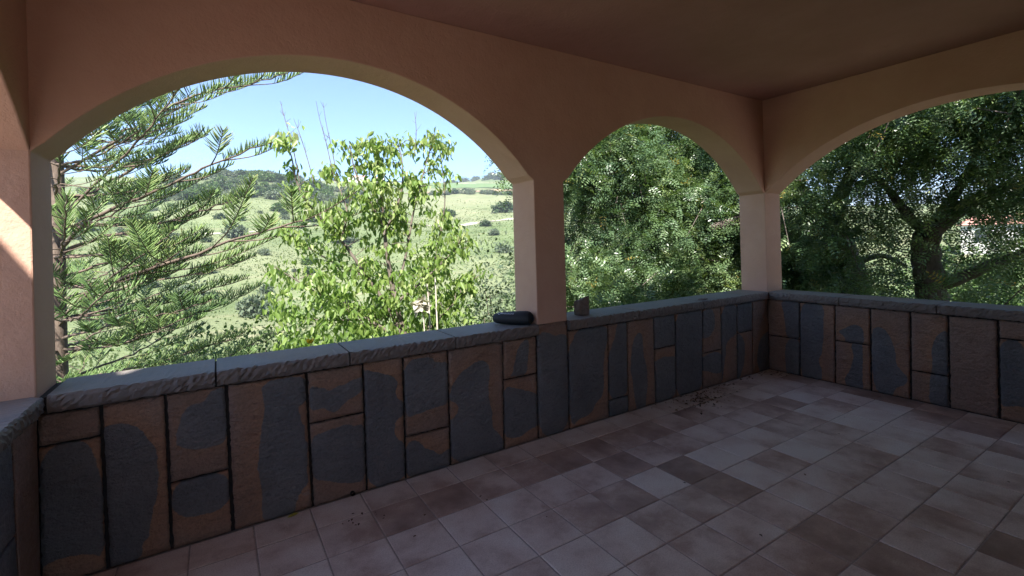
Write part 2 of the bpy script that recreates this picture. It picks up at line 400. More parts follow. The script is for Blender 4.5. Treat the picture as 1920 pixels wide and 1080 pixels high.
LIMBS = [
 [(-2.04, 9.55, 1.51), (-1.59, 9.13, 1.97), (-1.07, 8.67, 2.21), (-0.53, 8.19, 2.45), (-0.14, 7.81, 2.64), (0.23, 7.43, 2.78), (0.67, 7.02, 2.92)],
 [(-2.04, 9.56, 1.47), (-1.58, 9.41, 1.7), (-1.01, 9.19, 1.85), (-0.39, 8.94, 2.04), (0.08, 8.79, 2.23), (0.43, 8.71, 2.44)],
 [(-2.06, 9.57, 0.75), (-1.47, 9.01, 0.99), (-0.82, 8.42, 1.25), (-0.23, 7.86, 1.46), (0.27, 7.36, 1.66), (0.71, 6.89, 1.78), (1.14, 6.44, 1.93), (1.5, 6.03, 2.18)],
 [(-2.03, 9.55, 1.95), (-1.33, 8.87, 2.65), (-0.96, 8.4, 2.98), (-0.74, 8.03, 3.18), (-0.47, 7.62, 3.51), (-0.31, 7.28, 3.68)],
 [(-2.01, 9.54, 2.66), (-1.07, 8.85, 3.25), (-0.46, 8.37, 3.64), (-0.06, 8.02, 3.78), (0.56, 7.54, 3.86), (0.95, 7.2, 3.99)],
 [(-2.03, 9.55, 2.11), (-1.43, 9.52, 2.57), (-1.03, 9.63, 2.9), (-0.62, 9.72, 3.19), (-0.21, 9.82, 3.5)],
 [(-2.05, 9.56, 1.15), (-1.59, 9.57, 1.29), (-1.06, 9.53, 1.52), (-0.5, 9.47, 1.59), (-0.05, 9.48, 1.76)],
 [(-2.06, 9.57, 0.52), (-1.65, 9.5, 0.8), (-1.12, 9.35, 0.98), (-0.56, 9.19, 1.08), (0.09, 8.97, 1.22), (0.55, 8.87, 1.38)],
 [(-2.07, 9.57, 0.2), (-1.59, 9.09, 0.37), (-1.03, 8.57, 0.53), (-0.5, 8.06, 0.65), (-0.06, 7.6, 0.83)],
 [(-2.08, 9.58, -0.12), (-1.69, 9.34, 0.11), (-1.22, 9.04, 0.17), (-0.74, 8.74, 0.47)],
 [(-2.07, 9.57, 0.36), (-1.68, 9.03, 0.85), (-1.24, 8.46, 1.16), (-0.76, 7.86, 1.51), (-0.44, 7.36, 1.77)],
]
STEMS = [
 ([(2.25, 6.27, -1.03), (2.2, 6.26, 0.02), (2.05, 6.31, 0.76), (1.96, 6.33, 1.42), (1.92, 6.32, 1.93), (1.88, 6.3, 2.43), (1.81, 6.3, 2.93)], 0.05),
 ([(2.21, 6.29, 0.01), (2.01, 6.33, 0.54), (1.72, 6.43, 1.07), (1.41, 6.54, 1.58), (1.12, 6.64, 1.95), (0.92, 6.68, 2.3), (0.84, 6.65, 2.7), (0.74, 6.62, 2.93)], 0.03),
 ([(2.04, 6.28, 0.77), (2.21, 6.29, 1.34), (2.35, 6.32, 1.94), (2.51, 6.34, 2.47), (2.71, 6.33, 3.1)], 0.022),
 ([(2.21, 6.29, 0.01), (1.91, 6.27, 0.35), (1.42, 6.37, 0.67), (0.98, 6.44, 0.98), (0.6, 6.48, 1.27)], 0.03),
 ([(2.53, 6.32, -0.35), (2.55, 6.36, 0.41), (2.6, 6.37, 0.86), (2.73, 6.34, 1.55), (2.84, 6.32, 2.17), (2.79, 6.39, 3.04)], 0.02),
 ([(1.89, 6.25, 1.78), (1.71, 6.29, 2.14), (1.56, 6.31, 2.49), (1.49, 6.27, 2.86)], 0.016),
 ([(2.03, 6.28, 0.69), (2.39, 5.98, 1.05), (2.67, 5.72, 1.4), (2.76, 5.59, 1.61)], 0.02),
 ([(1.9, 6.25, 1.64), (2.13, 6.22, 2.15), (2.2, 6.29, 2.6), (2.18, 6.42, 2.96)], 0.018),
 ([(1.74, 6.47, 1.07), (1.46, 6.8, 1.22), (1.05, 7.22, 1.53), (0.81, 7.52, 1.77)], 0.018),
 ([(2.21, 6.29, 0.01), (2.54, 6.01, 0.45), (2.76, 5.79, 0.75), (2.92, 5.61, 1.03)], 0.018),
 ([(2.03, 6.4, 0.53), (1.66, 6.52, 0.49), (1.15, 6.72, 0.52), (0.78, 6.84, 0.62)], 0.018),
 ([(1.39, 6.45, 1.58), (1.48, 6.47, 1.94), (1.41, 6.6, 2.31), (1.34, 6.72, 2.54)], 0.014),
]
TWIGS = [
 [(1.38, 6.69, 2.39), (1.3, 6.75, 2.9), (1.23, 6.79, 3.23), (1.19, 6.81, 3.49)],
 [(1.43, 6.67, 2.31), (1.36, 6.71, 2.83), (1.3, 6.74, 3.19), (1.27, 6.76, 3.47)],
 [(0.93, 6.62, 2.36), (0.86, 6.67, 2.85), (0.79, 6.71, 3.16), (0.74, 6.74, 3.41)],
 [(1.11, 6.63, 2.33), (1.03, 6.68, 2.72), (0.95, 6.73, 3.04), (0.91, 6.75, 3.16)],
 [(2.37, 6.31, 2.69), (2.41, 6.28, 3.06), (2.4, 6.29, 3.36)],
]
CAROB = [
 [(9.52, 2.64, -1.23), (9.29, 2.66, 0.12), (9.13, 2.65, 0.63), (8.94, 2.64, 1.12), (8.84, 2.59, 1.44), (8.99, 2.37, 1.7), (9.19, 2.13, 1.92), (9.5, 1.82, 2.12)],
 [(9.23, 2.7, 1.43), (8.72, 2.78, 1.76), (8.22, 2.86, 2.15), (7.61, 3.01, 2.52)],
 [(9.26, 2.68, 0.62), (9.13, 2.37, 0.76), (9.07, 2.01, 0.97), (9.08, 1.61, 1.2)],
 [(10.13, 3.79, -2.07), (9.74, 3.92, 0.3), (9.48, 3.96, 1.08), (9.22, 4.01, 1.66), (8.8, 4.15, 2.04), (8.35, 4.32, 2.21), (7.81, 4.54, 1.87), (7.02, 4.91, 1.62)],
 [(9.33, 4.05, 1.66), (9.36, 3.8, 2.4), (9.53, 3.45, 2.91)],
 [(7.02, 4.91, 1.62), (6.4, 4.95, 1.88), (5.73, 5.02, 2.3), (5.03, 5.1, 2.52)],
 [(7.81, 4.54, 1.87), (7.08, 4.76, 1.17), (6.45, 4.92, 1.1), (5.85, 5.06, 0.79)],
 [(8.91, 4.2, 2.05), (8.01, 4.35, 2.76), (7.16, 4.47, 3.42)],
 [(9.23, 2.7, 1.43), (9.27, 2.32, 2.13), (9.2, 2.01, 2.84)],
 [(9.67, 3.96, 0.88), (9.98, 3.58, 1.07), (10.19, 3.27, 0.88)],
]

# ================================================================== TERRACE: floor, ceiling, walls
# ---- floor slab (grout bed) with its tiles
slab = link('terrace_floor', boxes('terrace_floor', [(XL - T, XR + T, Y0, D + .019, -.30, -.004)], M_GROUT))
tag(slab, kind='structure')
slab.location = (0, 0, 0)
TX0, TP, TY0, TPY = .985, .2838, 2.690, .2812
def tile_mesh(w, h):
    g, b = .0035, .004
    x0, x1, y0, y1 = -w / 2 + g, w / 2 - g, -h / 2 + g, h / 2 - g
    V = [(x0, y0, -.012), (x1, y0, -.012), (x1, y1, -.012), (x0, y1, -.012),
         (x0, y0, -.0022), (x1, y0, -.0022), (x1, y1, -.0022), (x0, y1, -.0022),
         (x0 + b, y0 + b, 0), (x1 - b, y0 + b, 0), (x1 - b, y1 - b, 0), (x0 + b, y1 - b, 0)]
    Fs = [(8, 9, 10, 11)]
    for lo, hi in ((0, 4), (4, 8)):
        for i in range(4):
            j = (i + 1) % 4
            Fs.append((lo + i, lo + j, hi + j, hi + i))
    return poly_mesh('floor_tile', V, Fs, M_TILE)
TONE = {(-1, 1): .82, (0, 1): .78, (1, 1): .60, (2, 1): .55, (3, 1): .66, (4, 1): .66, (5, 1): .5, (6, 1): .55,
        (-2, 1): .5, (-3, 1): .35, (-2, 2): .42, (-1, 2): .42, (0, 2): .25, (1, 2): .34, (2, 2): .42, (3, 2): .42, (4, 2): .66, (5, 2): .44, (6, 2): .5, (7, 2): .42,
        (-1, 3): .38, (0, 3): .30, (1, 3): .36, (2, 3): .56, (3, 3): .66, (4, 3): .14, (5, 3): .84, (6, 3): .06, (7, 3): .1, (8, 3): .3,
        (1, 4): .22, (2, 4): .32, (3, 4): .52, (4, 4): .55, (5, 4): .72, (6, 4): .22, (7, 4): .58, (8, 4): .1, (9, 4): .3,
        (2, 5): .36, (3, 5): .42, (4, 5): .26, (5, 5): .3, (6, 5): .34, (7, 5): .24, (8, 5): .42, (9, 5): .5, (10, 5): .2,
        (4, 6): .5, (5, 6): .74, (6, 6): .36, (7, 6): .36, (8, 6): .48, (9, 6): .2, (10, 6): .32, (11, 6): .55,
        (5, 7): .68, (6, 7): .36, (7, 7): .5, (8, 7): .34, (9, 7): .36, (10, 7): .46, (11, 7): .14, (12, 7): .6,
        (12, 2): .1, (11, 2): .66, (11, 3): .1, (12, 3): .58, (13, 3): .12, (13, 4): .14, (14, 3): .8, (14, 4): .75}
xs = [XL] + [TX0 + TP * k for k in range(-5, 15)] + [XR]
ys = [D, TY0] + [TY0 - TPY * k for k in range(1, 12)] + [Y0]
cache = {}
for i in range(len(xs) - 1):
    for j in range(len(ys) - 1):
        w, h = xs[i + 1] - xs[i], ys[j] - ys[j + 1]
        key = (round(w, 3), round(h, 3))
        if key not in cache: cache[key] = tile_mesh(w, h)
        o = link('floor_tile', cache[key], None, slab)
        o.location = ((xs[i] + xs[i + 1]) / 2, (ys[j] + ys[j + 1]) / 2, random.uniform(-.0006, .0006))
        o.rotation_euler = (random.gauss(0, .0012), random.gauss(0, .0012), 0)
        tn = TONE.get((i - 6, j), min(.85, max(.05, random.gauss(.40, .17))))
        if j == 0: tn = .33 + random.uniform(-.06, .06)
        o.color = (tn, tn, tn, 1)

# ---- ceiling / roof slab
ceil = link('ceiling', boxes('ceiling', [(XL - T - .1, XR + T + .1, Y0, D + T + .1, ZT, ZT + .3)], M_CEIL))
tag(ceil, kind='structure')

# ---- walls with arches. s runs along the wall, t through it
def arch_z(s, c, zc, r): return zc + math.sqrt(max(0, r * r - (s - c) ** 2))
def arcade(name, spans, to_world, zbot, ztop=ZT, thick=T, skip_end=False):
    """spans: ('pier', s0, s1) or ('arch', s0, s1, centre, centre_z, radius)"""
    bm = bmesh.new(); cache = {}
    def v(s, t, z):
        k = (round(s, 4), round(t, 4), round(z, 4))
        if k not in cache: cache[k] = bm.verts.new(to_world(s, t, z))
        return cache[k]
    def q(*p):
        vs = [v(*a) for a in p]
        if len(set(vs)) == len(vs):
            try: bm.faces.new(vs)
            except ValueError: pass
    zt = ztop
    for n, sp in enumerate(spans):
        s0, s1 = sp[1], sp[2]
        zb = sp[3] if sp[0] == 'pier' and len(sp) > 3 else zbot
        if sp[0] == 'pier':
            for a, b in ((zb, ZS), (ZS, zt)):
                q((s0, 0, a), (s1, 0, a), (s1, 0, b), (s0, 0, b))
                q((s0, thick, a), (s0, thick, b), (s1, thick, b), (s1, thick, a))
            q((s0, 0, zb), (s0, thick, zb), (s1, thick, zb), (s1, 0, zb))
            q((s0, 0, zt), (s1, 0, zt), (s1, thick, zt), (s0, thick, zt))
            q((s0, 0, zb), (s0, 0, ZS), (s0, thick, ZS), (s0, thick, zb))
            q((s1, 0, zb), (s1, thick, zb), (s1, thick, ZS), (s1, 0, ZS))
            if n == 0: q((s0, 0, ZS), (s0, 0, zt), (s0, thick, zt), (s0, thick, ZS))
            if n == len(spans) - 1: q((s1, 0, ZS), (s1, thick, ZS), (s1, thick, zt), (s1, 0, zt))
        else:
            c, czz, r = sp[3:]
            N = 56
            ss = [s0 + (s1 - s0) * i / N for i in range(N + 1)]
            zz = [arch_z(s, c, czz, r) for s in ss]; zz[0] = ZS; zz[-1] = ZS
            for i in range(N):
                a, b, za, zb2 = ss[i], ss[i + 1], zz[i], zz[i + 1]
                q((a, 0, za), (b, 0, zb2), (b, 0, zt), (a, 0, zt))
                q((a, thick, za), (a, thick, zt), (b, thick, zt), (b, thick, zb2))
                q((a, 0, za), (a, thick, za), (b, thick, zb2), (b, 0, zb2))
                q((a, 0, zt), (b, 0, zt), (b, thick, zt), (a, thick, zt))
    bmesh.ops.recalc_face_normals(bm, faces=bm.faces)
    me = bpy.data.meshes.new(name); bm.to_mesh(me); bm.free()
    o = link(name, me, M_PLASTER)
    bv = o.modifiers.new('edge', 'BEVEL'); bv.width = .007; bv.segments = 2; bv.limit_method = 'ANGLE'; bv.angle_limit = math.radians(35)
    return o
w_front = arcade('arcade_wall', [('pier', XL - T, XL), ('arch', XL, X1, .6705, .895, 1.7273), ('pier', X1, X2, ZC - .004), ('arch', X2, XR, 3.760, .843, 1.794), ('pier', XR, XR + T)],
                 lambda s, t, z: (s, D + t, z), .78)
tag(w_front, 'long salmon plastered wall with two rounded arches and a slim pier between them', 'wall')
w_side = arcade('arcade_wall', [('pier', Y0, -.33), ('arch', -.33, D - .001, 1.291, .299, 2.3259)], lambda s, t, z: (XR + t, s, z), .78)
tag(w_side, 'short salmon plastered side wall with one wide arch in front of the dark tree', 'wall')
w_left = arcade('arcade_wall', [('pier', Y0, -.33), ('arch', -.33, D - .001, 1.291, .299, 2.3259)], lambda s, t, z: (XL - t, s, z), .78)
tag(w_left, 'salmon plastered side wall by the sunlit pillar, its arch cut by the left edge', 'wall')

# ---- parapets faced with rusty slate
def poly_sd(P, poly):
    """signed distance of points P (n,2) to a polygon, negative inside"""
    A = np.asarray(poly, float); B = np.roll(A, -1, 0)
    d = np.full(len(P), 1e9); inside = np.zeros(len(P), bool)
    for a, b in zip(A, B):
        e = b - a; w = P - a
        t = np.clip((w @ e) / max(e @ e, 1e-12), 0, 1)
        d = np.minimum(d, np.linalg.norm(w - t[:, None] * e, axis=1))
        c1 = (P[:, 1] >= a[1]) & (P[:, 1] < b[1]) & ((e[0] * w[:, 1] - e[1] * w[:, 0]) > 0)
        c2 = (P[:, 1] < a[1]) & (P[:, 1] >= b[1]) & ((e[0] * w[:, 1] - e[1] * w[:, 0]) < 0)
        inside ^= (c1 | c2)
    return np.where(inside, -d, d)

def smooth_poly(poly):
    P = np.asarray(poly, float)
    for _ in range(2):
        N = np.roll(P, -1, 0)
        P = np.stack([.75 * P + .25 * N, .25 * P + .75 * N], 1).reshape(-1, 2)
    return P

def panel(parent, to_world, corners, rust, depth=.02, label=None):
    """corners: (s,z) bottom-left, bottom-right, top-right, top-left; rust: polygon of the dark slate zone, or None / 'dark'"""
    bl, br, tr, tl = [np.array(c, float) for c in corners]
    w = np.linalg.norm(br - bl); h = np.linalg.norm(tl - bl)
    nx, nz = max(3, int(w / .018)), max(3, int(h / .018))
    u = np.linspace(0, 1, nx + 1); v = np.linspace(0, 1, nz + 1)
    uu, vv = np.meshgrid(u, v)
    P = ((1 - uu) * (1 - vv))[..., None] * bl + (uu * (1 - vv))[..., None] * br + (uu * vv)[..., None] * tr + ((1 - uu) * vv)[..., None] * tl
    rough = rng.normal(size=uu.shape)
    for _ in range(2):
        rough = (rough + np.roll(rough, 1, 0) + np.roll(rough, 1, 1) + np.roll(rough, -1, 0) + np.roll(rough, -1, 1)) / 5
    big = sum(rng.normal() * np.sin(uu * rng.uniform(1, 6) + vv * rng.uniform(1, 8) + rng.uniform(0, 6)) for _ in range(3))
    t = rng.uniform(-.0025, .0015) + rough * .0035 + big * .0011
    edge = (uu == 0) | (uu == 1) | (vv == 0) | (vv == 1)
    t = np.where(edge, np.abs(rough) * .002 + .0022, t)
    jit = np.where(edge[..., None], rng.normal(size=uu.shape + (2,)) * .0014, 0)
    P = P + jit
    V = [to_world(P[a, b, 0], t[a, b], P[a, b, 1]) for a in range(nz + 1) for b in range(nx + 1)]
    idx = lambda a, b: a * (nx + 1) + b
    Q = [(idx(a, b), idx(a, b + 1), idx(a + 1, b + 1), idx(a + 1, b)) for a in range(nz) for b in range(nx)]
    rim = [idx(0, b) for b in range(nx)] + [idx(a, nx) for a in range(nz)] + [idx(nz, b) for b in range(nx, 0, -1)] + [idx(a, 0) for a in range(nz, 0, -1)]
    base = len(V)
    fl = P.reshape(-1, 2)
    for i in rim: V.append(to_world(fl[i, 0], depth, fl[i, 1]))
    n = len(rim)
    for i in range(n): Q.append((rim[(i + 1) % n], rim[i], base + i, base + (i + 1) % n))
    if rust is None: sd = np.full(len(fl), .5)
    elif isinstance(rust, str): sd = np.full(len(fl), -.5)
    else: sd = poly_sd(fl, smooth_poly(rust))
    sd = np.concatenate([sd, sd[rim]])
    me = quad_mesh('stone_panel', np.array(V), np.array(Q), M_SLATE, sd, attr='rust')
    sm = np.zeros(len(Q), bool); sm[:nx * nz] = True
    me.polygons.foreach_set('use_smooth', sm)
    o = link('stone_panel', me, None, parent)
    if label: o['label'] = label
    return o

def coping(parent, to_world, s0, s1, depth0, depth1, cut0=None, cut1=None):
    """a coping stone: split front face, sawn top. cut(t): extra shift of the end at depth t"""
    n = max(6, int((s1 - s0) / .016))
    sec = [(depth0 + .012, .786), (depth0 + .003, .796), (depth0, .812), (depth0 - .001, .828), (depth0, .844), (depth0 + .003, .856), (depth0 + .010, .8645),
           (depth0 + .05, ZC), ((depth0 + depth1) / 2, ZC), (depth1 - .008, ZC - .001), (depth1, .856), (depth1, .79)]
    k = len(sec); V = []
    for i in range(n + 1):
        f = i / n
        for j, (t, z) in enumerate(sec):
            a = s0 + (cut0(t) if cut0 else 0); b = s1 + (cut1(t) if cut1 else 0)
            s = a + (b - a) * f
            if j < 7:
                amp = .0028 if 0 < j < 6 else .0018
                t = t + rng.normal() * amp; z = z + rng.normal() * .0022
            elif j < 9:
                z = z + rng.normal() * .0006
            if i in (0, n): s += .003 * (1 if i == 0 else -1)
            V.append(to_world(s, t, z))
    Q = []
    for i in range(n):
        for j in range(k):
            j2 = (j + 1) % k
            Q.append((i * k + j, (i + 1) * k + j, (i + 1) * k + j2, i * k + j2))
    Fs = [tuple(q) for q in Q] + [tuple(range(k)), tuple(n * k + j for j in reversed(range(k)))]
    me = poly_mesh('coping_stone', V, Fs, M_COPING)
    return link('coping_stone', me, None, parent)

GAP = .0082
def face_wall(name, label, to_world, core, joints, splits, slate, s_start, s_end, extra_rust, pier=None):
    p = link(name, core, M_JOINT)
    tag(p, label, 'parapet wall')
    J = [(s_start - GAP, s_start - GAP)] + list(joints) + [(s_end + GAP, s_end + GAP)]
    ztop = .775
    for i in range(len(J) - 1):
        (lt, lb), (rt, rb) = J[i], J[i + 1]
        at = lambda j, z: j[1] + (j[0] - j[1]) * z / ztop
        g = GAP + random.uniform(-.002, .002)
        def cor(z0, z1): return [(at(J[i], z0) + g, z0), (at(J[i + 1], z0) - g, z0), (at(J[i + 1], z1) - g, z1), (at(J[i], z1) + g, z1)]
        top = ZC - .006 if pier == i else ztop + random.uniform(-.004, .003)
        if i in splits:
            zl, zr = splits[i]; z = (zl + zr) / 2
            lo, hi = cor(.004, z - .006), cor(z + .006, top)
            panel(p, to_world, lo, slate.get('%db' % i, extra_rust.get('%db' % i)))
            panel(p, to_world, hi, slate.get('%dt' % i, extra_rust.get('%dt' % i)))
        else:
            panel(p, to_world, cor(.004, top), slate.get(str(i), extra_rust.get(str(i))))
    return p
fw = lambda s, t, z: (s, D + t, z)
sw = lambda s, t, z: (XR + t, D - s, z)
lw = lambda s, t, z: (XL - t, D - s, z)
par_front = face_wall('parapet_wall', 'long low parapet of rust and charcoal slate slabs under the two arches', fw,
    boxes('parapet_wall', [(XL - T, X1, D + .019, D + T, -.3, .852), (X1, X2, D + .0195, D + T - .001, -.3, ZC - .006), (X2, XR + T, D + .019, D + T, -.3, .852)]),
    JOINTS_FRONT, SPLIT_FRONT, SLATE_FRONT, XL, XR, {}, pier=9)
joints_s = list(JOINTS_SIDE) + [(2.13, 2.125), (2.44, 2.44), (2.8, 2.79), (3.16, 3.16)]
par_side = face_wall('parapet_wall', 'low slate faced parapet with bluish slabs under the wide side arch', sw,
    boxes('parapet_wall', [(XR + .019, XR + T, Y0, D + .017, -.3, .852)]),
    joints_s, SPLIT_SIDE, SLATE_SIDE, 0, D - Y0, {'7': None, '8': 'dark', '9': None, '10': 'dark'})
par_left = face_wall('parapet_wall', 'low slate faced parapet at the left edge below the sunlit pillar', lw,
    boxes('parapet_wall', [(XL - T, XL - .019, Y0, D + .017, -.3, .852)]),
    [(.300, .262), (.62, .62), (.98, .97), (1.30, 1.31), (1.74, 1.74), (2.1, 2.1), (2.6, 2.6), (3.0, 3.0), (3.3, 3.3)], {1: (.40, .385), 4: (.5, .5), 7: (.3, .3)},
    {}, 0, D - Y0, {'0': None, '1t': 'dark', '1b': 'dark', '2': 'dark', '3': None, '4t': None, '4b': 'dark', '5': 'dark', '6': None, '7t': 'dark', '7b': None, '8': 'dark'})
OV = .030
cuts = [XL + OV + .004, -.0205, .656, 1.351, X1 - .004]
for a, b in zip(cuts[:-1], cuts[1:]): coping(par_front, fw, a + .0015, b - .0015, -OV, T + .025)
mit = lambda t: min(0.0, t) if t < 0 else 0.0
cuts = [X2 + .004, 3.12, 4.02, XR - .002]
for n, (a, b) in enumerate(zip(cuts[:-1], cuts[1:])): coping(par_front, fw, a + .0015, b - .0015, -OV, T + .025, None, mit if n == 2 else None)
cuts = [.002, .72, 1.46, 2.2, 2.9, D - Y0]
for n, (a, b) in enumerate(zip(cuts[:-1], cuts[1:])): coping(par_side, sw, a + .0015, b - .0015, -OV, T + .025, (lambda t: -min(0.0, t)) if n == 0 else None, None)
for n, (a, b) in enumerate(zip(cuts[:-1], cuts[1:])): coping(par_left, lw, a + .0015, b - .0015, -OV, T + .025, (lambda t: -min(0.0, t)) if n == 0 else None, None)

# ---- unseen upper storey on pillars, added to keep direct sun off the terrace
house = empty('house', (2.5, Y0, -3.5))
tag(house, 'unseen salmon rendered upper storey added behind the terrace to block the sun', 'house')
def hpart(name, me):
    o = link(name, me, None, house); o.matrix_parent_inverse = Matrix.Translation((-2.5, -Y0, 3.5)); return o
HX0, HX1, HY = -2.70, 4.6, -3.0
hpart('wall', boxes('wall', [(HX0, HX1, HY, Y0 - .002, 3.0, 6.55)], M_RENDER))
for px_ in (HX0 + .2, HX1 - .2):
    for py_ in (HY + .2, Y0 - .22):
        hpart('pillar', boxes('pillar', [(px_ - .17, px_ + .17, py_ - .17, py_ + .17, -3.6, 2.997)], M_RENDER))
rz = lambda y: 7.1 - .43 * (y + 1.0)
V = [(x, y, rz(y) + dz) for dz in (0, -.2) for x in (-2.72, 4.8) for y in (-.60, -3.2)]
hpart('roof', poly_mesh('roof', V, [(0, 2, 3, 1), (4, 5, 7, 6), (0, 1, 5, 4), (2, 6, 7, 3), (0, 4, 6, 2), (1, 3, 7, 5)], M_ROOF))
hpart('gable', poly_mesh('gable', [(x, y, z) for x in (HX0, HX1) for (y, z) in ((Y0 - .002, 6.551), (HY, 6.551), (HY, rz(HY) - .205), (Y0 - .002, rz(Y0) - .205))], [(0, 3, 2, 1), (4, 5, 6, 7), (0, 1, 5, 4), (1, 2, 6, 5), (2, 3, 7, 6), (3, 0, 4, 7)], M_RENDER))
hpart('wall', boxes('wall', [(XL - T, -.62, Y0 - .30, Y0 - .004, -3.6, 2.996), (.25, XR + T, Y0 - .30, Y0 - .004, -3.6, 2.996), (-.62, .25, Y0 - .30, Y0 - .004, 2.0, 2.996)], M_PLASTER))  # unseen back wall; its gap is sized to let fill light in
# unseen block added left of the terrace; its sloping top ends the sun patch
blocker = empty('sun_blocker', (-2.3, .85, -3.6))
tag(blocker, 'unseen salmon block with a sloping top added left of the terrace to cut the sun', 'sun_blocker')
def cpart(name, me):
    o = link(name, me, None, blocker); o.matrix_parent_inverse = Matrix.Translation((2.3, -.85, 3.6)); return o
wz = lambda y: 4.35 - .43 * (y - .92)
WX0, WX1, WY0, WY1 = -2.40, -1.95, .38, 1.17
cpart('stack', poly_mesh('stack', [(x, y, z) for x in (WX0, WX1 - .002) for y in (WY0, WY1 - .1) for z in (-3.6, wz(y) - .05)], [(0, 1, 3, 2), (4, 6, 7, 5), (0, 4, 5, 1), (2, 3, 7, 6), (1, 5, 7, 3)], M_RENDER))
V = [(x, y, wz(y) + dz) for dz in (0, -.045) for x in (WX0 - .05, WX1) for y in (WY1, WY0)]
cpart('cap', poly_mesh('cap', V, [(0, 2, 3, 1), (4, 5, 7, 6), (0, 1, 5, 4), (2, 6, 7, 3), (0, 4, 6, 2), (1, 3, 7, 5)], M_ROOF))
bounce_patio = link('bounce_patio', boxes('bounce_patio', [(-1.05, 10, -16, Y0 - .31, -.4, -.006), (-9, -1.06, -16, 3.6, -.9, -.25)], mat_plain('bounce_paving', (.36, .31, .275), .85, 2.5, .12)))  # unseen paving added to bounce sunlight into the terrace
tag(bounce_patio, kind='structure')
HAZE = .00065

# ================================================================== THE VALLEY
R_K = np.array([0, 8, 15, 25, 40, 60, 90, 130, 180, 250, 350, 450, 600, 800, 1500, 4000.])
Z_K = np.array([-3.5, -4, -5, -5.8, -6, -5, 0.2, 8, 17, 28.5, 45, 60, 77, 82, 84, 84.])
def fbm(x, y, seed=0):
    r = np.random.default_rng(100 + seed); z = 0; a = 1.0; f = 1.0
    for _ in range(5):
        for _ in range(2):
            k = r.normal(size=2); k /= np.linalg.norm(k)
            z = z + a * np.sin((k[0] * x + k[1] * y) * f + r.uniform(0, 6.28))
        a *= .55; f *= 1.9
    return z
def ground_z(x, y):
    x = np.asarray(x, float); y = np.asarray(y, float)
    r = np.hypot(x, y); az = np.degrees(np.arctan2(x, y))
    z = np.interp(r, R_K, Z_K)
    z = z + 8 * np.exp(-((az - 3) / 8.5) ** 2 - ((r - 205) / 55) ** 2)          # wooded knoll on the left
    z = z + 12 * np.exp(-((az - 31) / 2.6) ** 2 - ((r - 520) / 45) ** 2)         # bare mound on the skyline
    side = 1 / (1 + np.exp(-(az - 48) / 6))
    low = np.interp(r, [0, 8, 20, 40, 80, 150, 300, 4000], [-3.5, -3.6, -3.6, -2.5, 0, 6, 14, 40])
    z = z * (1 - side) + low * side
    back = 1 / (1 + np.exp((az + 25) / 6))
    z = z * (1 - back) + np.interp(r, [0, 20, 4000], [-3.5, -3.8, -10]) * back
    z = z + fbm(x * .045, y * .045, 1) * np.clip((r - 25) / 130, 0, 1) * .55 + fbm(x * .3, y * .3, 2) * np.clip((r - 15) / 80, 0, 1) * .10
    return z
def at(az, r):
    a = math.radians(az); x, y = r * math.sin(a), r * math.cos(a)
    return x, y, float(ground_z(x, y))

def mat_ground():
    k = NT('meadow'); p = k.coord()
    n0 = k.noise(p, .018, 5, .6); n1 = k.noise(p, .09, 6, .65); n2 = k.noise(p, .7, 6, .7); n3 = k.noise(p, 4.5, 4, .7)
    kn = k.node('ShaderNodeVectorMath', {0: p, 1: (10.7, 204.0, 30.0)}, operation='DISTANCE').outputs['Value']
    st = k.noise(k.map(p, (.05, .3, .2)), 1.0, 5, .6, 1.0)
    c = k.mix(k.ramp(n1, [(.32, 0.0), (.66, 1.0)]), (.090, .130, .050), (.165, .205, .095))
    c = k.mix(k.ramp(n0, [(.42, 0.0), (.62, .8)]), c, (.225, .235, .135))
    c = k.mix(k.math('MULTIPLY', k.ramp(st, [(.56, 0.0), (.70, 1.0)]), .65), c, (.31, .275, .175))
    c = k.mix(k.math('MULTIPLY', k.ramp(n2, [(.5, 0.0), (.72, 1.0)]), .55), c, (.070, .100, .045))
    c = k.mix(k.math('MULTIPLY', k.math('SUBTRACT', 1.0, k.node('ShaderNodeMapRange', {'Value': k.math('ADD', kn, k.math('MULTIPLY', n1, 30.0)), 'From Min': 45.0, 'From Max': 75.0}).outputs[0]), .55), c, (.085, .105, .055))
    c = k.mix(k.math('MULTIPLY', k.ramp(n3, [(.58, 0.0), (.66, 1.0)]), k.ramp(n1, [(.5, 0.0), (.7, .8)])), c, (.42, .44, .34))
    return k.done(k.pbr(c, .95, k.bump(k.math('ADD', n3, k.math('MULTIPLY', n2, 2.0)), .7, .25), .1))
M_GROUND = mat_ground()
AZ = np.radians(np.concatenate([np.linspace(-180, -32, 38)[:-1], np.linspace(-32, 84, 260), np.linspace(84, 180, 26)[1:-1]]))
RR = np.concatenate([[0.0], np.geomspace(4, 900, 210), [1100, 1500, 2200, 4000]])
gx = RR[:, None] * np.sin(AZ)[None]; gy = RR[:, None] * np.cos(AZ)[None]
gz = ground_z(gx, gy)
na = len(AZ)
ii, jj = np.meshgrid(np.arange(len(RR) - 1), np.arange(na), indexing='ij')
j2 = (jj + 1) % na
GQ = np.stack([ii * na + jj, (ii + 1) * na + jj, (ii + 1) * na + j2, ii * na + j2], -1).reshape(-1, 4)[:, ::-1]
ground = link('ground', quad_mesh('ground', np.stack([gx, gy, gz], -1).reshape(-1, 3), GQ, M_GROUND, smooth=True))
tag(ground, kind='structure')
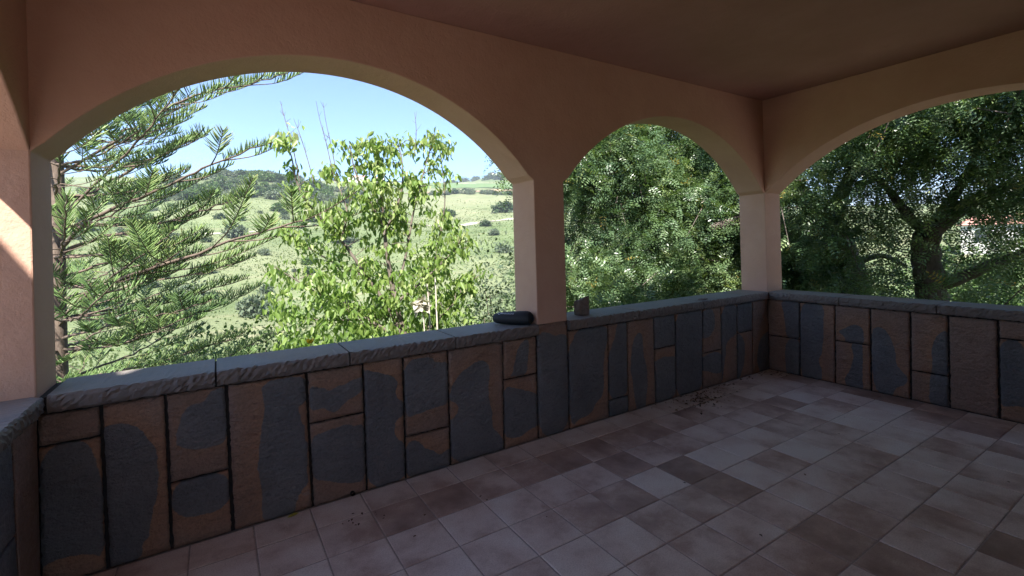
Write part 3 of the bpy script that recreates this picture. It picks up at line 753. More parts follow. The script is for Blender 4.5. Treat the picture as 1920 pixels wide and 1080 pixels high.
# strips of field, tracks across the slopes: sheets following the ground a little above it
def strip(name, pts, w, m, lift=.06):
    P = smooth_path([(*at(a, r)[:2], 0) for a, r in pts], 60)[:, :2]
    t = norm(np.gradient(P, axis=0)); n = np.stack([-t[:, 1], t[:, 0]], 1)
    ww = np.asarray([w * random.uniform(.75, 1.25) for _ in P])[:, None] if np.isscalar(w) else np.interp(np.linspace(0, 1, 60), np.linspace(0, 1, len(w)), w)[:, None]
    K = 7; V = []
    for k in range(K): V.append(P + n * ww * (k / (K - 1) - .5))
    V = np.stack(V, 1)
    Z = ground_z(V[..., 0], V[..., 1]) + lift
    V = np.concatenate([V, Z[..., None]], -1).reshape(-1, 3)
    i, j = np.meshgrid(np.arange(59), np.arange(K - 1), indexing='ij')
    Q = np.stack([i * K + j, (i + 1) * K + j, (i + 1) * K + j + 1, i * K + j + 1], -1).reshape(-1, 4)
    o = link(name, quad_mesh(name, V, Q, m, smooth=True)); tag(o, kind='structure'); return o
M_EARTH = mat_plain('ploughed_earth', (.30, .215, .145), .95, .35, .18, .4, .1, .1)
M_TRACK = mat_plain('pale_track', (.36, .34, .26), .95, .8, .25, .4, .1, .1)
M_CROP = mat_plain('young_crop', (.12, .18, .075), .95, .4, .22, .5, .1, .1)
strip('field', [(19, 268), (25, 262), (31, 255), (37, 246)], [4, 17, 20, 16], M_EARTH, .25)
strip('field', [(15, 350), (22, 345), (30, 330), (38, 318)], [30, 55, 60, 50], M_CROP, .3)
strip('path', [(13, 430), (20, 425), (28, 410), (36, 395)], [3, 8, 9, 9], M_TRACK, .3)
strip('path', [(20, 128), (24.5, 122), (28, 126), (33, 133)], [.6, 2.2, 2.6, 2], M_TRACK, .12)
strip('path', [(-8, 118), (-2, 112), (4, 116), (9, 128)], [.5, 1.1, 1.2, .8], M_TRACK, .1)

# ---- grass: tufts over the slopes (nobody could count them)
blade = np.array([(-.5, 0, 0), (.5, 0, 0), (.30, .12, .9), (-.34, .1, 1.0)])
M_GRASS = mat_leaf('grass_blades', [(0.0, (.080, .112, .046)), (.45, (.135, .175, .075)), (.75, (.20, .23, .115)), (.93, (.31, .30, .19)), (1.0, (.55, .56, .48))], .6, .8, .1)
n = 60000
ga = np.radians(rng.uniform(-17, 39, n)); gr = 24 * (190 / 24) ** rng.uniform(0, 1, n)
px, py = gr * np.sin(ga), gr * np.cos(ga)
patch = fbm(px * .06, py * .06, 5) + fbm(px * .4, py * .4, 6) * .4
keep = rng.uniform(0, 1, n) < np.clip(.55 + patch * .22, .12, 1)
px, py, gr, patch = px[keep], py[keep], gr[keep], patch[keep]
O = np.stack([px, py, ground_z(px, py) - .03], 1); m_ = len(O)
th = rng.uniform(0, 6.28, m_)
M = np.stack([np.stack([np.cos(th), np.sin(th), 0 * th], 1), np.stack([-np.sin(th), np.cos(th), 0 * th], 1), np.tile([0, 0, 1.0], (m_, 1))], 1)
hs = rng.uniform(.07, .20, m_) * (1 + gr / 200)
V, Q, tn = scatter(blade, [(0, 1, 2, 3)], O, M, np.stack([hs * 1.0, hs, hs], 1), np.clip(.45 + .10 * patch + rng.normal(0, .11, m_), .38, 1))
tag(link('grass', quad_mesh('grass', V, Q, M_GRASS, tn)), kind='stuff')

# ------------------------------------------------------------------ leaves and twigs
LEAF_V = np.array([(0, 0, 0), (.30, .28, .07), (.34, .58, .05), (0, 1.0, -.10), (-.34, .58, .05), (-.30, .28, .07), (0, .45, -.02)])
LEAF_Q = [(0, 1, 2, 6), (6, 2, 3, 3), (0, 6, 4, 5), (6, 3, 3, 4)]
LEAF_V = np.array([(0, 0, 0), (.29, .30, .08), (.25, .68, .04), (0, 1.0, -.12), (-.25, .68, .04), (-.29, .30, .08)])
LEAF_Q = [(0, 1, 2, 3), (0, 3, 4, 5)]
KITE_V = np.array([(0, 0, 0), (.30, .45, .04), (0, 1, -.03), (-.30, .45, .04)])
KITE_Q = [(0, 1, 2, 3)]
def rand_dirs(n): return norm(rng.normal(size=(n, 3)))

def bush_arrays(radii, n_leaf, leaf, lobes=9, tone0=.45, tone_s=.16, template=None, skirt=True):
    """a shrub: leaves spread through a lumpy crown, denser towards its skin; origin at the ground"""
    tv, tq = template or (LEAF_V, LEAF_Q)
    rx, ry, rz_ = radii
    C = norm(rng.normal(size=(lobes, 3))) * rng.uniform(.25, .72, (lobes, 1)); C[:, 2] = np.abs(C[:, 2]) * .9 - .1
    if skirt: C[: lobes // 3, 2] = -.35
    Rl = rng.uniform(.30, .55, lobes)
    w = Rl ** 2; idx = rng.choice(lobes, n_leaf, p=w / w.sum())
    d = rand_dirs(n_leaf); rad = Rl[idx] * (1 - rng.uniform(0, 1, n_leaf) ** 2.2 * .75)
    P = C[idx] + d * rad[:, None] * (1 + .18 * rng.normal(size=(n_leaf, 1)))
    P = P * np.array([rx, ry, rz_]); P[:, 2] += rz_ * .62
    P[:, 2] = np.maximum(P[:, 2], .02)
    ax = norm(d + rng.normal(size=(n_leaf, 3)) * .7 + np.array([0, 0, -.15]))
    up = norm(d * .6 + np.array([0, 0, .8]) + rng.normal(size=(n_leaf, 3)) * .5)
    tl = rng.normal(0, .10, lobes)[idx]
    tone = np.clip(tone0 + tl + rng.normal(0, tone_s, n_leaf), 0, 1)
    return scatter(tv, tq, P, frames(ax, up), leaf * rng.uniform(.65, 1.35, n_leaf), tone)
def bush_stems(radii, k=7, r=.03):
    parts = []
    for _ in range(k):
        e = np.array([rng.normal() * radii[0] * .5, rng.normal() * radii[1] * .5, radii[2] * rng.uniform(.6, 1.2)])
        parts.append(tube(smooth_path([(e[0] * .1, e[1] * .1, -.1), e * [.4, .4, .5] + rng.normal(size=3) * .08, e], 6), r, r * .25, 5))
    return join(parts)
G_DARK = [(0.0, (.020, .040, .014)), (.45, (.045, .082, .026)), (.8, (.082, .130, .045)), (1.0, (.15, .19, .075))]
G_MID = [(0.0, (.035, .070, .018)), (.45, (.078, .140, .036)), (.8, (.135, .205, .06)), (1.0, (.24, .28, .10))]
G_GREY = [(0.0, (.050, .075, .045)), (.45, (.105, .140, .085)), (.8, (.17, .20, .13)), (1.0, (.30, .31, .22))]
G_PALE = [(0.0, (.09, .14, .05)), (.45, (.17, .23, .09)), (.8, (.27, .31, .15)), (1.0, (.48, .48, .36))]
M_B = {'dark': mat_leaf('leaf_dark', G_DARK, .25, .5, .4), 'mid': mat_leaf('leaf_mid', G_MID, .35, .45, .45), 'grey': mat_leaf('leaf_grey', G_GREY, .25, .6, .35), 'pale': mat_leaf('leaf_pale', G_PALE, .35, .6, .3)}
M_TWIG = mat_bark('twig_bark', (.13, .095, .07), (.24, .19, .15), 20)

# far scrub: a few shared shapes, every bush its own object
far = {}
for kind, c in (('dark', .40), ('mid', .45), ('grey', .45)):
    far[kind] = []
    for v in range(3):
        V, Q, tn = bush_arrays((.55, .55, .42), 900, .13, 8, c, .17, (KITE_V, KITE_Q))
        far[kind].append(quad_mesh('bush', V, Q, M_B[kind], tn))
def far_bush(az, r, size, kind, label, group, sq=1.0):
    x, y, z = at(az, r)
    o = link('bush', random.choice(far[kind]))
    o.location = (x, y, z - .06 * size); o.rotation_euler = (0, 0, random.uniform(0, 6.28))
    o.scale = (size, size * random.uniform(.85, 1.2), size * sq * random.uniform(.8, 1.15))
    return tag(o, label, 'bush', group)
for _ in range(135):
    a = random.gauss(3.5, 5.6); r = random.uniform(160, 222)
    if not -14 < a < 15: continue
    far_bush(a, r, random.uniform(2.6, 6.4), random.choice(['dark', 'dark', 'mid', 'grey']), 'scrub bush on the wooded knoll across the valley', 'scrub bushes on the knoll')
for _ in range(84):
    a = random.uniform(-15, 13); r = random.uniform(52, 155)
    far_bush(a, r, random.choice([1, 1, 1.7]) * random.uniform(1.0, 3.0) * (.7 if r < 90 else 1), random.choice(['dark', 'mid', 'grey', 'grey']), 'loose shrub on the grassy slope below the knoll', 'shrubs scattered over the grassy slope')
for k in range(34):
    a = 22.5 + 13 * k / 33 + random.gauss(0, .3); r = 232 - 10 * (a - 22) / 14 + random.uniform(-9, 9)
    far_bush(a, r, random.uniform(2.5, 4.6), random.choice(['grey', 'grey', 'dark']), 'olive bush in the row below the ploughed strip', 'olive bushes below the ploughed strip')
for a, r, s, kd, lb in ((31.3, 149, 8.0, 'dark', 'large round dark bush in the bright meadow beside the pier'), (24.6, 149, 5.4, 'dark', 'round dark bush in the meadow behind the leafy tree'),
                        (29.2, 118, 3.6, 'dark', 'small dark bush in the meadow below the large round one'), (30.0, 102, 2.6, 'grey', 'small greyish bush lowest of the three near the pier'),
                        (31.2, 84, 3.6, 'grey', 'grey green bush low in the meadow against the pier'), (17, 158, 4.0, 'mid', 'mid green bush in the meadow seen through the leafy tree')):
    far_bush(a, r, s, kd, lb, None)
for k in range(46):
    a = 8 + 28 * k / 45 + random.gauss(0, .4); r = random.uniform(505, 600)
    if 27 < a < 34: r = random.uniform(470, 520)
    far_bush(a, r, random.uniform(5, 12) * (1.2 if a > 24 else .8), random.choice(['dark', 'dark', 'grey']), 'far dark tree clump along the skyline', 'tree clumps along the skyline', .8)
# two far palms on the skyline
M_FROND = M_B['dark']
for n, (a, r, lb) in enumerate(((10.1, 330, 'left of the pair of'), (11.3, 345, 'right of the pair of'), (15.5, 420, 'lone one of the'))):
    x, y, z = at(a, r)
    pm = empty('palm_tree', (x, y, z))
    tag(pm, lb + ' far palm trees with round heads of fronds on the skyline', 'palm tree', 'palms on the skyline')
    V, Q, _ = tube([(0, 0, -.5), (.2, 0, 4), (.1, .1, 8.5)], .45, .3, 7)
    link('trunk', quad_mesh('trunk', V, Q, M_TWIG), None, pm)
    parts = []
    for q in range(34):
        th, el = rng.uniform(0, 6.28), rng.uniform(-.5, 1.3)
        d = np.array([math.cos(th) * math.cos(el), math.sin(th) * math.cos(el), math.sin(el)])
        L = rng.uniform(2.4, 3.4); p0 = np.array([.1, .1, 8.5]); p1 = p0 + d * L * .55 + [0, 0, .3]; p2 = p0 + d * L + [0, 0, -.9]
        w = np.cross(d, [0, 0, 1]); w = w / (np.linalg.norm(w) + 1e-6) * .35
        Vq = np.array([p0 - w * .3, p0 + w * .3, p1 + w, p1 - w, p2 + w * .2, p2 - w * .2])
        parts.append((Vq, np.array([(0, 1, 2, 3), (3, 2, 4, 5)]), np.full(6, rng.uniform(.2, .7))))
    V, Q, tn = join(parts)
    link('crown', quad_mesh('crown', V, Q, M_FROND, tn), None, pm)
# white far houses
M_WHITE = mat_plain('white_wash', (.74, .72, .68), .9, 3, .06)
M_DARKGLASS = mat_plain('dark_window', (.03, .035, .045), .2, 3, .1)
M_PINKROOF = mat_plain('pink_roof', (.48, .24, .19), .9, 2, .15)
def far_house(az, r, w, d, h, rot, label, z_add=0.0):
    x, y, z = at(az, r)
    e = empty('far_house', (x, y, z + z_add), rot)
    tag(e, label, 'house')
    link('wall', boxes('wall', [(-w / 2, w / 2, -d / 2, d / 2, -3, h)], M_WHITE), None, e)
    rv = [(-w / 2 - .3, -d / 2 - .3, h + .02), (w / 2 + .3, -d / 2 - .3, h + .02), (w / 2 + .3, d / 2 + .3, h + .02), (-w / 2 - .3, d / 2 + .3, h + .02), (-w / 2 + 1, 0, h + d * .22), (w / 2 - 1, 0, h + d * .22)]
    link('roof', poly_mesh('roof', rv, [(0, 1, 5, 4), (1, 2, 5), (2, 3, 4, 5), (3, 0, 4), (3, 2, 1, 0)], M_PINKROOF), None, e)
    for k in range(max(2, int(w / 3.5))):
        wx = -w / 2 + w * (k + .5) / max(2, int(w / 3.5))
        link('window', boxes('window', [(wx - .5, wx + .5, -d / 2 - .03, -d / 2 + .05, h * .35, h * .75)], M_DARKGLASS), None, e)
far_house(14.2, 440, 16, 9, 4.2, -.25, 'low white farmhouse on the skyline behind the leafy tree')
far_house(16.6, 452, 9, 7, 3.2, -.3, 'small white outbuilding right of the farmhouse on the skyline')
far_house(78.6, 66, 6, 5, 2.4, -1.37, 'pale house with a pink roof glimpsed through the side arch tree', .2)

# ------------------------------------------------------------------ Norfolk pine on the left
M_PBARK = mat_bark('pine_bark', (.075, .052, .042), (.19, .145, .115), 16)
M_PINE = mat_leaf('pine_green', [(0.0, (.042, .085, .042)), (.4, (.115, .20, .066)), (.75, (.205, .31, .10)), (.95, (.30, .38, .145)), (1.0, (.26, .125, .065))], .2, .45, .45)
CORD = []
for y, r, lift in ((0, .55, 0), (.35, 1.0, .02), (.72, .9, .07), (1.0, .30, .15)):
    for q in range(3):
        an = q * 2.0944
        CORD.append((math.cos(an) * r, y, math.sin(an) * r + lift * 0))
CORD = np.array(CORD)
CORD_Q = [(3 * a + q, 3 * a + (q + 1) % 3, 3 * a + 3 + (q + 1) % 3, 3 * a + 3 + q) for a in range(3) for q in range(3)]
CORD_T = np.repeat([-.10, -.03, .06, .18], 3)
def cords(O, Dr, L, tone):
    n = len(O)
    M = frames(Dr, rand_dirs(n))
    rad = rng.uniform(.0062, .0088, n)
    V, Q, tn = scatter(CORD, CORD_Q, O, M, np.stack([rad, L, rad], 1), tone, CORD_T)
    # bow each cord upwards towards its tip
    k = len(CORD)
    f = np.tile(CORD[:, 1] ** 2, n); V = V + np.outer(f * np.repeat(L, k) * .16, [0, 0, 1.0])
    return V, Q, np.clip(tn, 0, .965)
def comb(path, t0, L0, spacing, rise, tone):
    P = np.asarray(path); seg = np.linalg.norm(np.diff(P, axis=0), axis=1); s = np.concatenate([[0], np.cumsum(seg)]); tot = s[-1]
    n = int(tot * (1 - t0) / spacing)
    if n < 3: return None
    t = t0 + (1 - t0) * (np.arange(n) + rng.uniform(-.3, .3, n)) / n
    X = np.stack([np.interp(t * tot, s, P[:, c]) for c in range(3)], 1)
    tan = norm(np.stack([np.interp(t * tot, s, np.gradient(P[:, c])) for c in range(3)], 1) + 1e-9)
    side = norm(np.cross(tan, [0, 0, 1.0])); up = np.cross(side, tan)
    out = []
    for sg in (-1, 1):
        fw = .42 + .55 * np.clip((t - .75) / .25, 0, 1)
        dr = norm(side * sg * (.62 + rng.normal(0, .12, n))[:, None] + up * (rise + rng.normal(0, .14, n))[:, None] + tan * (fw + rng.normal(0, .1, n))[:, None])
        L = L0 * (1 - .62 * np.clip((t - .55) / .45, 0, 1) ** 1.6) * rng.uniform(.75, 1.15, n) * np.clip(.55 + (t - t0) * 3, .55, 1)
        tn = tone + rng.normal(0, .11, n)
        dead = rng.uniform(0, 1, n) < .025 * (1 - t)
        out.append(cords(X, dr, L, np.where(dead, 1.0, tn)))
    return join(out)
pine = empty('norfolk_pine', (-2.02, 9.54, -4.4))
tag(pine, 'norfolk pine with upswept comb like green branches at the left of the big arch', 'pine tree')
def under(parent, off, name, V, Q, m, tn=None, smooth=False):
    o = link(name, quad_mesh(name, V - np.asarray(off), Q, m, tn, smooth), None, parent); return o
POFF = np.array([-2.02, 9.54, -4.4])
V, Q, _ = tube(smooth_path([(-2.02, 9.54, -4.5), (-2.05, 9.56, 0), (-2.0, 9.55, 4), (-2.02, 9.52, 9.5)], 26), .155, .05, 10, .03)
under(pine, POFF, 'trunk', V, Q, M_PBARK, None, True)
def pine_branch(ctrl, dens=1.0, r0=.030, laterals=8, tip=.62):
    P = smooth_path(ctrl, 22); P[1:-1] += rng.normal(size=(20, 3)) * .010
    Lm = np.linalg.norm(np.diff(P, axis=0), axis=1).sum()
    wood = [tube(P, r0, .006, 6, .05)]
    green = []
    tone = .60 + rng.normal(0, .08)
    c = comb(P, tip, .25, .027 / dens, .75, tone)
    if c: green.append(c)
    for k in range(laterals):
        t = .20 + .68 * (k + rng.uniform(.1, .9)) / laterals
        i = int(t * 21); p0 = P[i]; tan = norm(P[min(i + 1, 21)] - P[max(i - 1, 0)]); side = norm(np.cross(tan, [0, 0, 1.0]))
        sg = 1 if k % 2 else -1
        d = norm(tan * rng.uniform(.7, 1.1) + side * sg * rng.uniform(.5, 1.0) + np.array([0, 0, rng.uniform(-.12, .16)]))
        L = Lm * rng.uniform(.20, .36) * (1.2 - .6 * t)
        lp = smooth_path([p0, p0 + d * L * .5 + [0, 0, -.03 * L], p0 + d * L + [0, 0, L * .10]], 9)
        wood.append(tube(lp, r0 * .36, .004, 5))
        c = comb(lp, .42, .21, .027 / dens, .34, tone + rng.normal(0, .09))
        if c: green.append(c)
    V, Q, _ = join(wood)
    b = under(pine, POFF, 'branch', V, Q, M_PBARK, None, True)
    if green:
        V, Q, tn = join(green)
        under(b, POFF, 'needles', V, Q, M_PINE, tn)
for n, L in enumerate(LIMBS): pine_branch(L, 1.1, .030 if n < 3 else .022, 8 if n != 0 else 5, .80 if n in (0, 2) else .66)
for lvl in range(19):
    z = -2.7 + lvl * .46
    for q in range(6):
        th = q * 1.047 + lvl * .55 + rng.normal(0, .12)
        d = np.array([math.sin(th), math.cos(th)])
        if d[0] < -.75: continue
        reach = rng.uniform(2.5, 3.5) * (1 - max(0, (z - 2.5)) * .06)
        if d[0] > .5 and z > 1.0: reach *= .62
        if d[0] > .2 and -.4 < z < 1.0: reach *= .85
        p0 = np.array([-2.03, 9.55, z])
        mid = p0 + np.array([d[0], d[1], .10]) * reach * .5; end = p0 + np.array([d[0], d[1], .26]) * reach
        pine_branch([p0, mid, end + rng.normal(size=3) * .1], .9, .021, 8)

# ------------------------------------------------------------------ leafy young tree in the big arch
M_LBARK = mat_bark('grey_brown_bark', (.085, .064, .052), (.18, .15, .125), 18)
M_LLEAF = mat_leaf('fresh_leaf', [(0.0, (.085, .15, .034)), (.4, (.17, .27, .06)), (.75, (.27, .36, .10)), (1.0, (.42, .46, .22))], .5, .42, .45, (.30, .48, .06))
LOFF = np.array([2.25, 6.27, -4.2])
tree = empty('leafy_tree', tuple(LOFF))
tag(tree, 'young many stemmed tree with drooping fresh green leaves in the middle of the big arch', 'tree')
trunk_parts = [tube(smooth_path([(2.3, 6.3, -4.3), (2.28, 6.26, -2.5), (2.25, 6.27, -1.0)], 10), .10, .05, 8, .04)]
V, Q, _ = join(trunk_parts); under(tree, LOFF, 'trunk', V, Q, M_LBARK, None, True)
leafO, leafD, leafU, leafS, leafT = [], [], [], [], []
TREE_LEAF = LEAF_V * [.78, 1, 1] + np.outer(LEAF_V[:, 1] ** 2, [0, 0, -.12])
def leaf_cluster(p, n, spread, size, tone):
    for _ in range(n):
        d = norm(np.array([rng.normal(), rng.normal(), rng.normal() * .5 - 1.0]))
        leafO.append(p + rng.normal(size=3) * spread * .45); leafD.append(norm(d + [0, 0, -.35])); leafU.append(norm(np.array([0, 0, 1.0]) + rng.normal(size=3) * .55))
        leafS.append(size * rng.uniform(.6, 1.25)); leafT.append(np.clip(tone + rng.normal(0, .17), 0, 1))
for pts, r in STEMS:
    P = smooth_path(pts, 26); wood = [tube(P, r, .005, 6, .05)]
    Ls = np.linalg.norm(np.diff(P, axis=0), axis=1).sum()
    nb = int(Ls / .078)
    for k in range(nb):
        t = rng.uniform(.16, 1.0); i = min(25, int(t * 25)); p0 = P[i]
        L = rng.uniform(.12, .42) * (1.1 - .5 * t)
        d = norm(np.array([rng.normal(), rng.normal(), rng.uniform(.1, 1.2)]))
        p1 = p0 + d * L * .6; p2 = p0 + d * L + [0, 0, -.03]
        wood.append(tube(smooth_path([p0, p1, p2], 5), .0055, .0022, 4))
        if p2[2] < -1.2: continue
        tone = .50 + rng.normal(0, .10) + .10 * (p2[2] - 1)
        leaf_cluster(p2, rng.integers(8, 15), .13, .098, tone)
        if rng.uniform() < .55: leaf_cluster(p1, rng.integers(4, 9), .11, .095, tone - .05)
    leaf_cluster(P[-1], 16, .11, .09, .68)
    V, Q, _ = join(wood); under(tree, LOFF, 'stem', V, Q, M_LBARK, None, True)
# lower skirt of leaves
for _ in range(360):
    p = np.array([rng.uniform(.55, 2.9), rng.uniform(5.6, 7.3), rng.uniform(-.5, 1.2)])
    leaf_cluster(p, rng.integers(6, 11), .15, .098, .46 + rng.normal(0, .1))
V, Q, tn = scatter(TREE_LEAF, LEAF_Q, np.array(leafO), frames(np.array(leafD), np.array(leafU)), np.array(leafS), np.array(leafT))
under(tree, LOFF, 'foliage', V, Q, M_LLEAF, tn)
for tw in TWIGS:
    P = smooth_path(tw, 12); wood = [tube(P, .0075, .0025, 5, .05)]
    for _ in range(7):
        i = rng.integers(3, 11); d = norm(np.array([rng.normal(), rng.normal(), 1.4]))
        wood.append(tube([P[i], P[i] + d * rng.uniform(.04, .14)], .003, .0015, 4))
    V, Q, _ = join(wood); under(tree, LOFF, 'bare_twig', V, Q, M_LBARK, None, True)
M_STALK = mat_bark('pale_stalk', (.42, .37, .31), (.55, .50, .44), 20)
for n, (P, r) in enumerate((([(2.33, 5.85, -4.2), (2.34, 5.85, -.2), (2.36, 5.84, .4), (2.34, 5.85, .97)], .020), ([(2.47, 5.79, -4.2), (2.44, 5.79, -.21), (2.44, 5.79, .39), (2.43, 5.79, 1.04)], .017))):
    V, Q, _ = tube(smooth_path(P, 20), r, .009, 7, .06)
    o = link('bare_stem', quad_mesh('bare_stem', V, Q, M_STALK, smooth=True)); tag(o, ['pale bare stem standing close left of its twin below the leafy tree', 'pale bare stem on the right of the pair below the leafy tree'][n], 'plant stem')
ds = empty('dried_flower', (2.22, 5.69, -4.2)); tag(ds, 'dried whitish flower head on a thin stalk beside the pale bare stems', 'dried flower')
V, Q, _ = tube(smooth_path([(0, 0, 0), (0, 0, 3.9), (0, 0, 4.62), (-.02, .02, 4.93)], 16), .012, .006, 6); link('stalk', quad_mesh('stalk', V, Q, M_STALK), None, ds)
n = 70; dd = rand_dirs(n); dd[:, 2] = dd[:, 2] * .5 - .35
M_DRY = mat_leaf('dried_petals', [(0.0, (.30, .27, .23)), (1.0, (.62, .59, .53))], .3, .7, .2)
V, Q, tn = scatter(LEAF_V, LEAF_Q, np.tile([-.02, .02, 4.93], (n, 1)) + rng.normal(size=(n, 3)) * .03, frames(norm(dd), rand_dirs(n)), rng.uniform(.06, .13, n), rng.uniform(0, 1, n))
link('flower_head', quad_mesh('flower_head', V, Q, M_DRY, tn), None, ds)

# ------------------------------------------------------------------ carob trees to the right
M_CBARK = mat_bark('carob_bark', (.075, .058, .050), (.17, .14, .125), 10)
M_CAROB = mat_leaf('carob_leaf', [(0.0, (.042, .080, .045)), (.45, (.100, .170, .082)), (.78, (.17, .245, .105)), (.94, (.26, .31, .125)), (1.0, (.34, .26, .07))], .32, .36, .6)
parts_v, parts_q, pt = [], [], []
for k in range(5):
    for sgn in ((-1, 1) if k < 4 else (0,)):
        b0 = np.array([0, .12 + .22 * k, 0]); L = .34 if k < 4 else .28
        d = norm(np.array([sgn * .95, .34 if sgn else 1, .10 + .22 * ((k * 7 + (sgn > 0) * 3) % 5 - 2) / 2])); w = norm(np.cross(d, [.25 * sgn, 0, 1.0])) * .062
        i = len(parts_v)
        parts_v += [b0, b0 + d * L * .5 + w + [0, 0, .02], b0 + d * L, b0 + d * L * .5 - w + [0, 0, .02]]
        parts_q.append((i, i + 1, i + 2, i + 3))
PIN_V, PIN_Q = np.array(parts_v), parts_q
def carob(name, label, off, limbs, radii_w, blobs, n_sprig, keep):
    off = np.array(off); root = empty(name, tuple(off)); tag(root, label, 'tree', None)
    for n, (L, r) in enumerate(limbs):
        V, Q, _ = tube(smooth_path(L, 22), r[0], r[1], 9, .06)
        under(root, off, 'trunk' if n == 0 else 'limb', V, Q, M_CBARK, None, True)
    w = np.array([b[2] for b in blobs], float); idx = rng.choice(len(blobs), n_sprig, p=w / w.sum())
    C = np.array([b[0] for b in blobs], float); R = np.array([b[1] for b in blobs], float)
    # lumps inside the big crown
    nl = 150
    li = rng.choice(len(blobs), nl, p=w / w.sum()); ld = rand_dirs(nl)
    lc = C[li] + ld * R[li] * rng.uniform(.45, 1.0, (nl, 1)); lr = rng.uniform(.35, .85, nl); lt = rng.normal(0, .10, nl)
    pick = rng.integers(0, nl, n_sprig); d = rand_dirs(n_sprig)
    P = lc[pick] + d * (lr[pick] * (1 - rng.uniform(0, 1, n_sprig) ** 2 * .7))[:, None]
    ok = keep(P); P, d, pick = P[ok], d[ok], pick[ok]
    n = len(P)
    main = norm(d * .8 + rng.normal(size=(n, 3)) * .5 + np.array([0, 0, -.15]))
    tone0 = .54 + lt[pick] + rng.normal(0, .09, n)
    O, Dv, Uv, Sc, Tn = [], [], [], [], []
    K = 5
    for k in range(K):
        f = (k + .5) / K
        side = norm(np.cross(main, rand_dirs(n)))
        O.append(P + main * (.26 * f)); Dv.append(norm(main * .55 + side * .8 + np.array([0, 0, -.12]))); Uv.append(norm(np.array([0, 0, 1.0]) + rng.normal(size=(n, 3)) * .55 + d * .4))
        Sc.append(rng.uniform(.138, .212, n)); Tn.append(tone0 + rng.normal(0, .10, n))
    O = np.concatenate(O); Dv = np.concatenate(Dv); Uv = np.concatenate(Uv); Sc = np.concatenate(Sc); Tn = np.clip(np.concatenate(Tn), 0, .93)
    Tn = np.where(rng.uniform(0, 1, len(Tn)) < .006, 1.0, Tn)
    V, Q, tn = scatter(PIN_V, PIN_Q, O, frames(Dv, Uv), Sc, Tn)
    under(root, off, 'foliage', V, Q, M_CAROB, tn)
    tw = []
    for i in rng.choice(n, 260, replace=False):
        tw.append(tube([P[i] - main[i] * rng.uniform(.2, .6) + rng.normal(size=3) * .05, P[i] + main[i] * .26], .009, .003, 4))
    V, Q, _ = join(tw); tag(under(root, off, 'twig', V, Q, M_CBARK), kind='stuff')
    return root
clear = lambda P: ~((P[:, 0] < XR + T + .55) & (P[:, 1] < D + T + 1.0)) & (P[:, 2] > -3.2)
def keep_a(P): return clear(P)
carob('carob_tree', 'big carob tree with sunlit foliage filling the narrow arch and a leaning trunk', (9.74, 3.92, -3.8),
      [([(9.9, 3.8, -4.2), *CAROB[3][1:5]], (.27, .19)), (CAROB[3][4:], (.17, .07)), (CAROB[4], (.14, .06)), ([(x + .5, y + .9, z) for x, y, z in CAROB[5]], (.05, .02)), ([(x + .4, y + .7, z) for x, y, z in CAROB[6]], (.055, .02)), (CAROB[7], (.13, .05)), (CAROB[9], (.06, .03))],
      None, [((6.0, 6.3, 2.2), (1.9, 1.1, 2.0), 5), ((8.0, 6.3, 2.4), (2.0, 1.3, 2.0), 4.5), ((5.9, 5.9, .4), (1.7, .8, 1.1), 2.6), ((8.3, 4.6, 3.6), (1.8, 1.6, 1.3), 2.5), ((7.8, 5.6, .3), (1.8, 1.0, 1.2), 2.4), ((9.3, 4.9, .6), (1.2, .8, 1.2), 1.4), ((7.7, 5.7, 1.9), (1.3, .8, 1.1), 2.6), ((5.6, 6.4, 3.4), (1.5, .9, 1.0), 2.2)], 12800, keep_a)
def keep_b(P): return clear(P) & ~((P[:, 2] < 1.5) & (P[:, 1] < 3.4) & (rng.uniform(0, 1, len(P)) < .52))
carob('carob_tree', 'dark shaded carob tree with a crooked trunk seen through the side arch', (9.4, 2.64, -3.8),
      [([(9.75, 2.6, -4.2), *CAROB[0][:5]], (.21, .17)), (CAROB[0][4:], (.14, .06)), (CAROB[1], (.08, .03)), (CAROB[2], (.11, .05)), (CAROB[8], (.09, .03))],
      None, [((8.6, 2.0, 3.2), (1.9, 2.2, 1.1), 5), ((8.0, 3.3, 2.3), (1.2, 1.2, 1.0), 3), ((8.3, .8, 2.0), (1.3, 1.2, 1.2), 3.2), ((9.9, 2.0, 1.0), (1.8, 1.8, .8), 2.2), ((8.4, 3.3, .5), (.9, .9, .9), 1.8), ((7.6, 1.6, 3.3), (1.0, 2.0, .9), 2.5), ((8.2, 1.7, .6), (.8, 1.2, .6), .9)], 6000, keep_b)

# ------------------------------------------------------------------ shrubs below the parapet and behind the trees
def shrub(x, y, radii, n, leaf, kind, label, tone=.46, stems=7, zoff=0.0):
    z = float(ground_z(x, y)) + zoff
    e = empty('shrub', (x, y, z)); tag(e, label, 'shrub')
    V, Q, _ = bush_stems(radii, stems, .035); link('stem', quad_mesh('stem', V, Q, M_TWIG), None, e)
    V, Q, tn = bush_arrays(radii, int(n * .82), leaf * 1.06, 12, tone); link('foliage', quad_mesh('foliage', V, Q, M_B[kind], tn), None, e)
shrub(-1.0, 12.5, (2.2, 1.8, 3.4), 9000, .10, 'mid', 'leafy green shrub behind the lower norfolk pine branches')
shrub(.6, 11.0, (1.9, 1.5, 3.3), 9000, .085, 'mid', 'blue green small leaved shrub in the gap left of the leafy tree', .40)
shrub(.9, 15.5, (2.2, 1.6, 3.1), 7000, .10, 'pale', 'pale flowering shrub behind the gap left of the leafy tree')
shrub(2.3, 9.6, (1.7, 1.2, 2.7), 8000, .085, 'dark', 'dark green shrub behind the foot of the leafy tree', .55)
shrub(4.3, 9.2, (1.6, 1.2, 3.75), 13000, .075, 'mid', 'yellowish green shrub left of the black bag', .60)
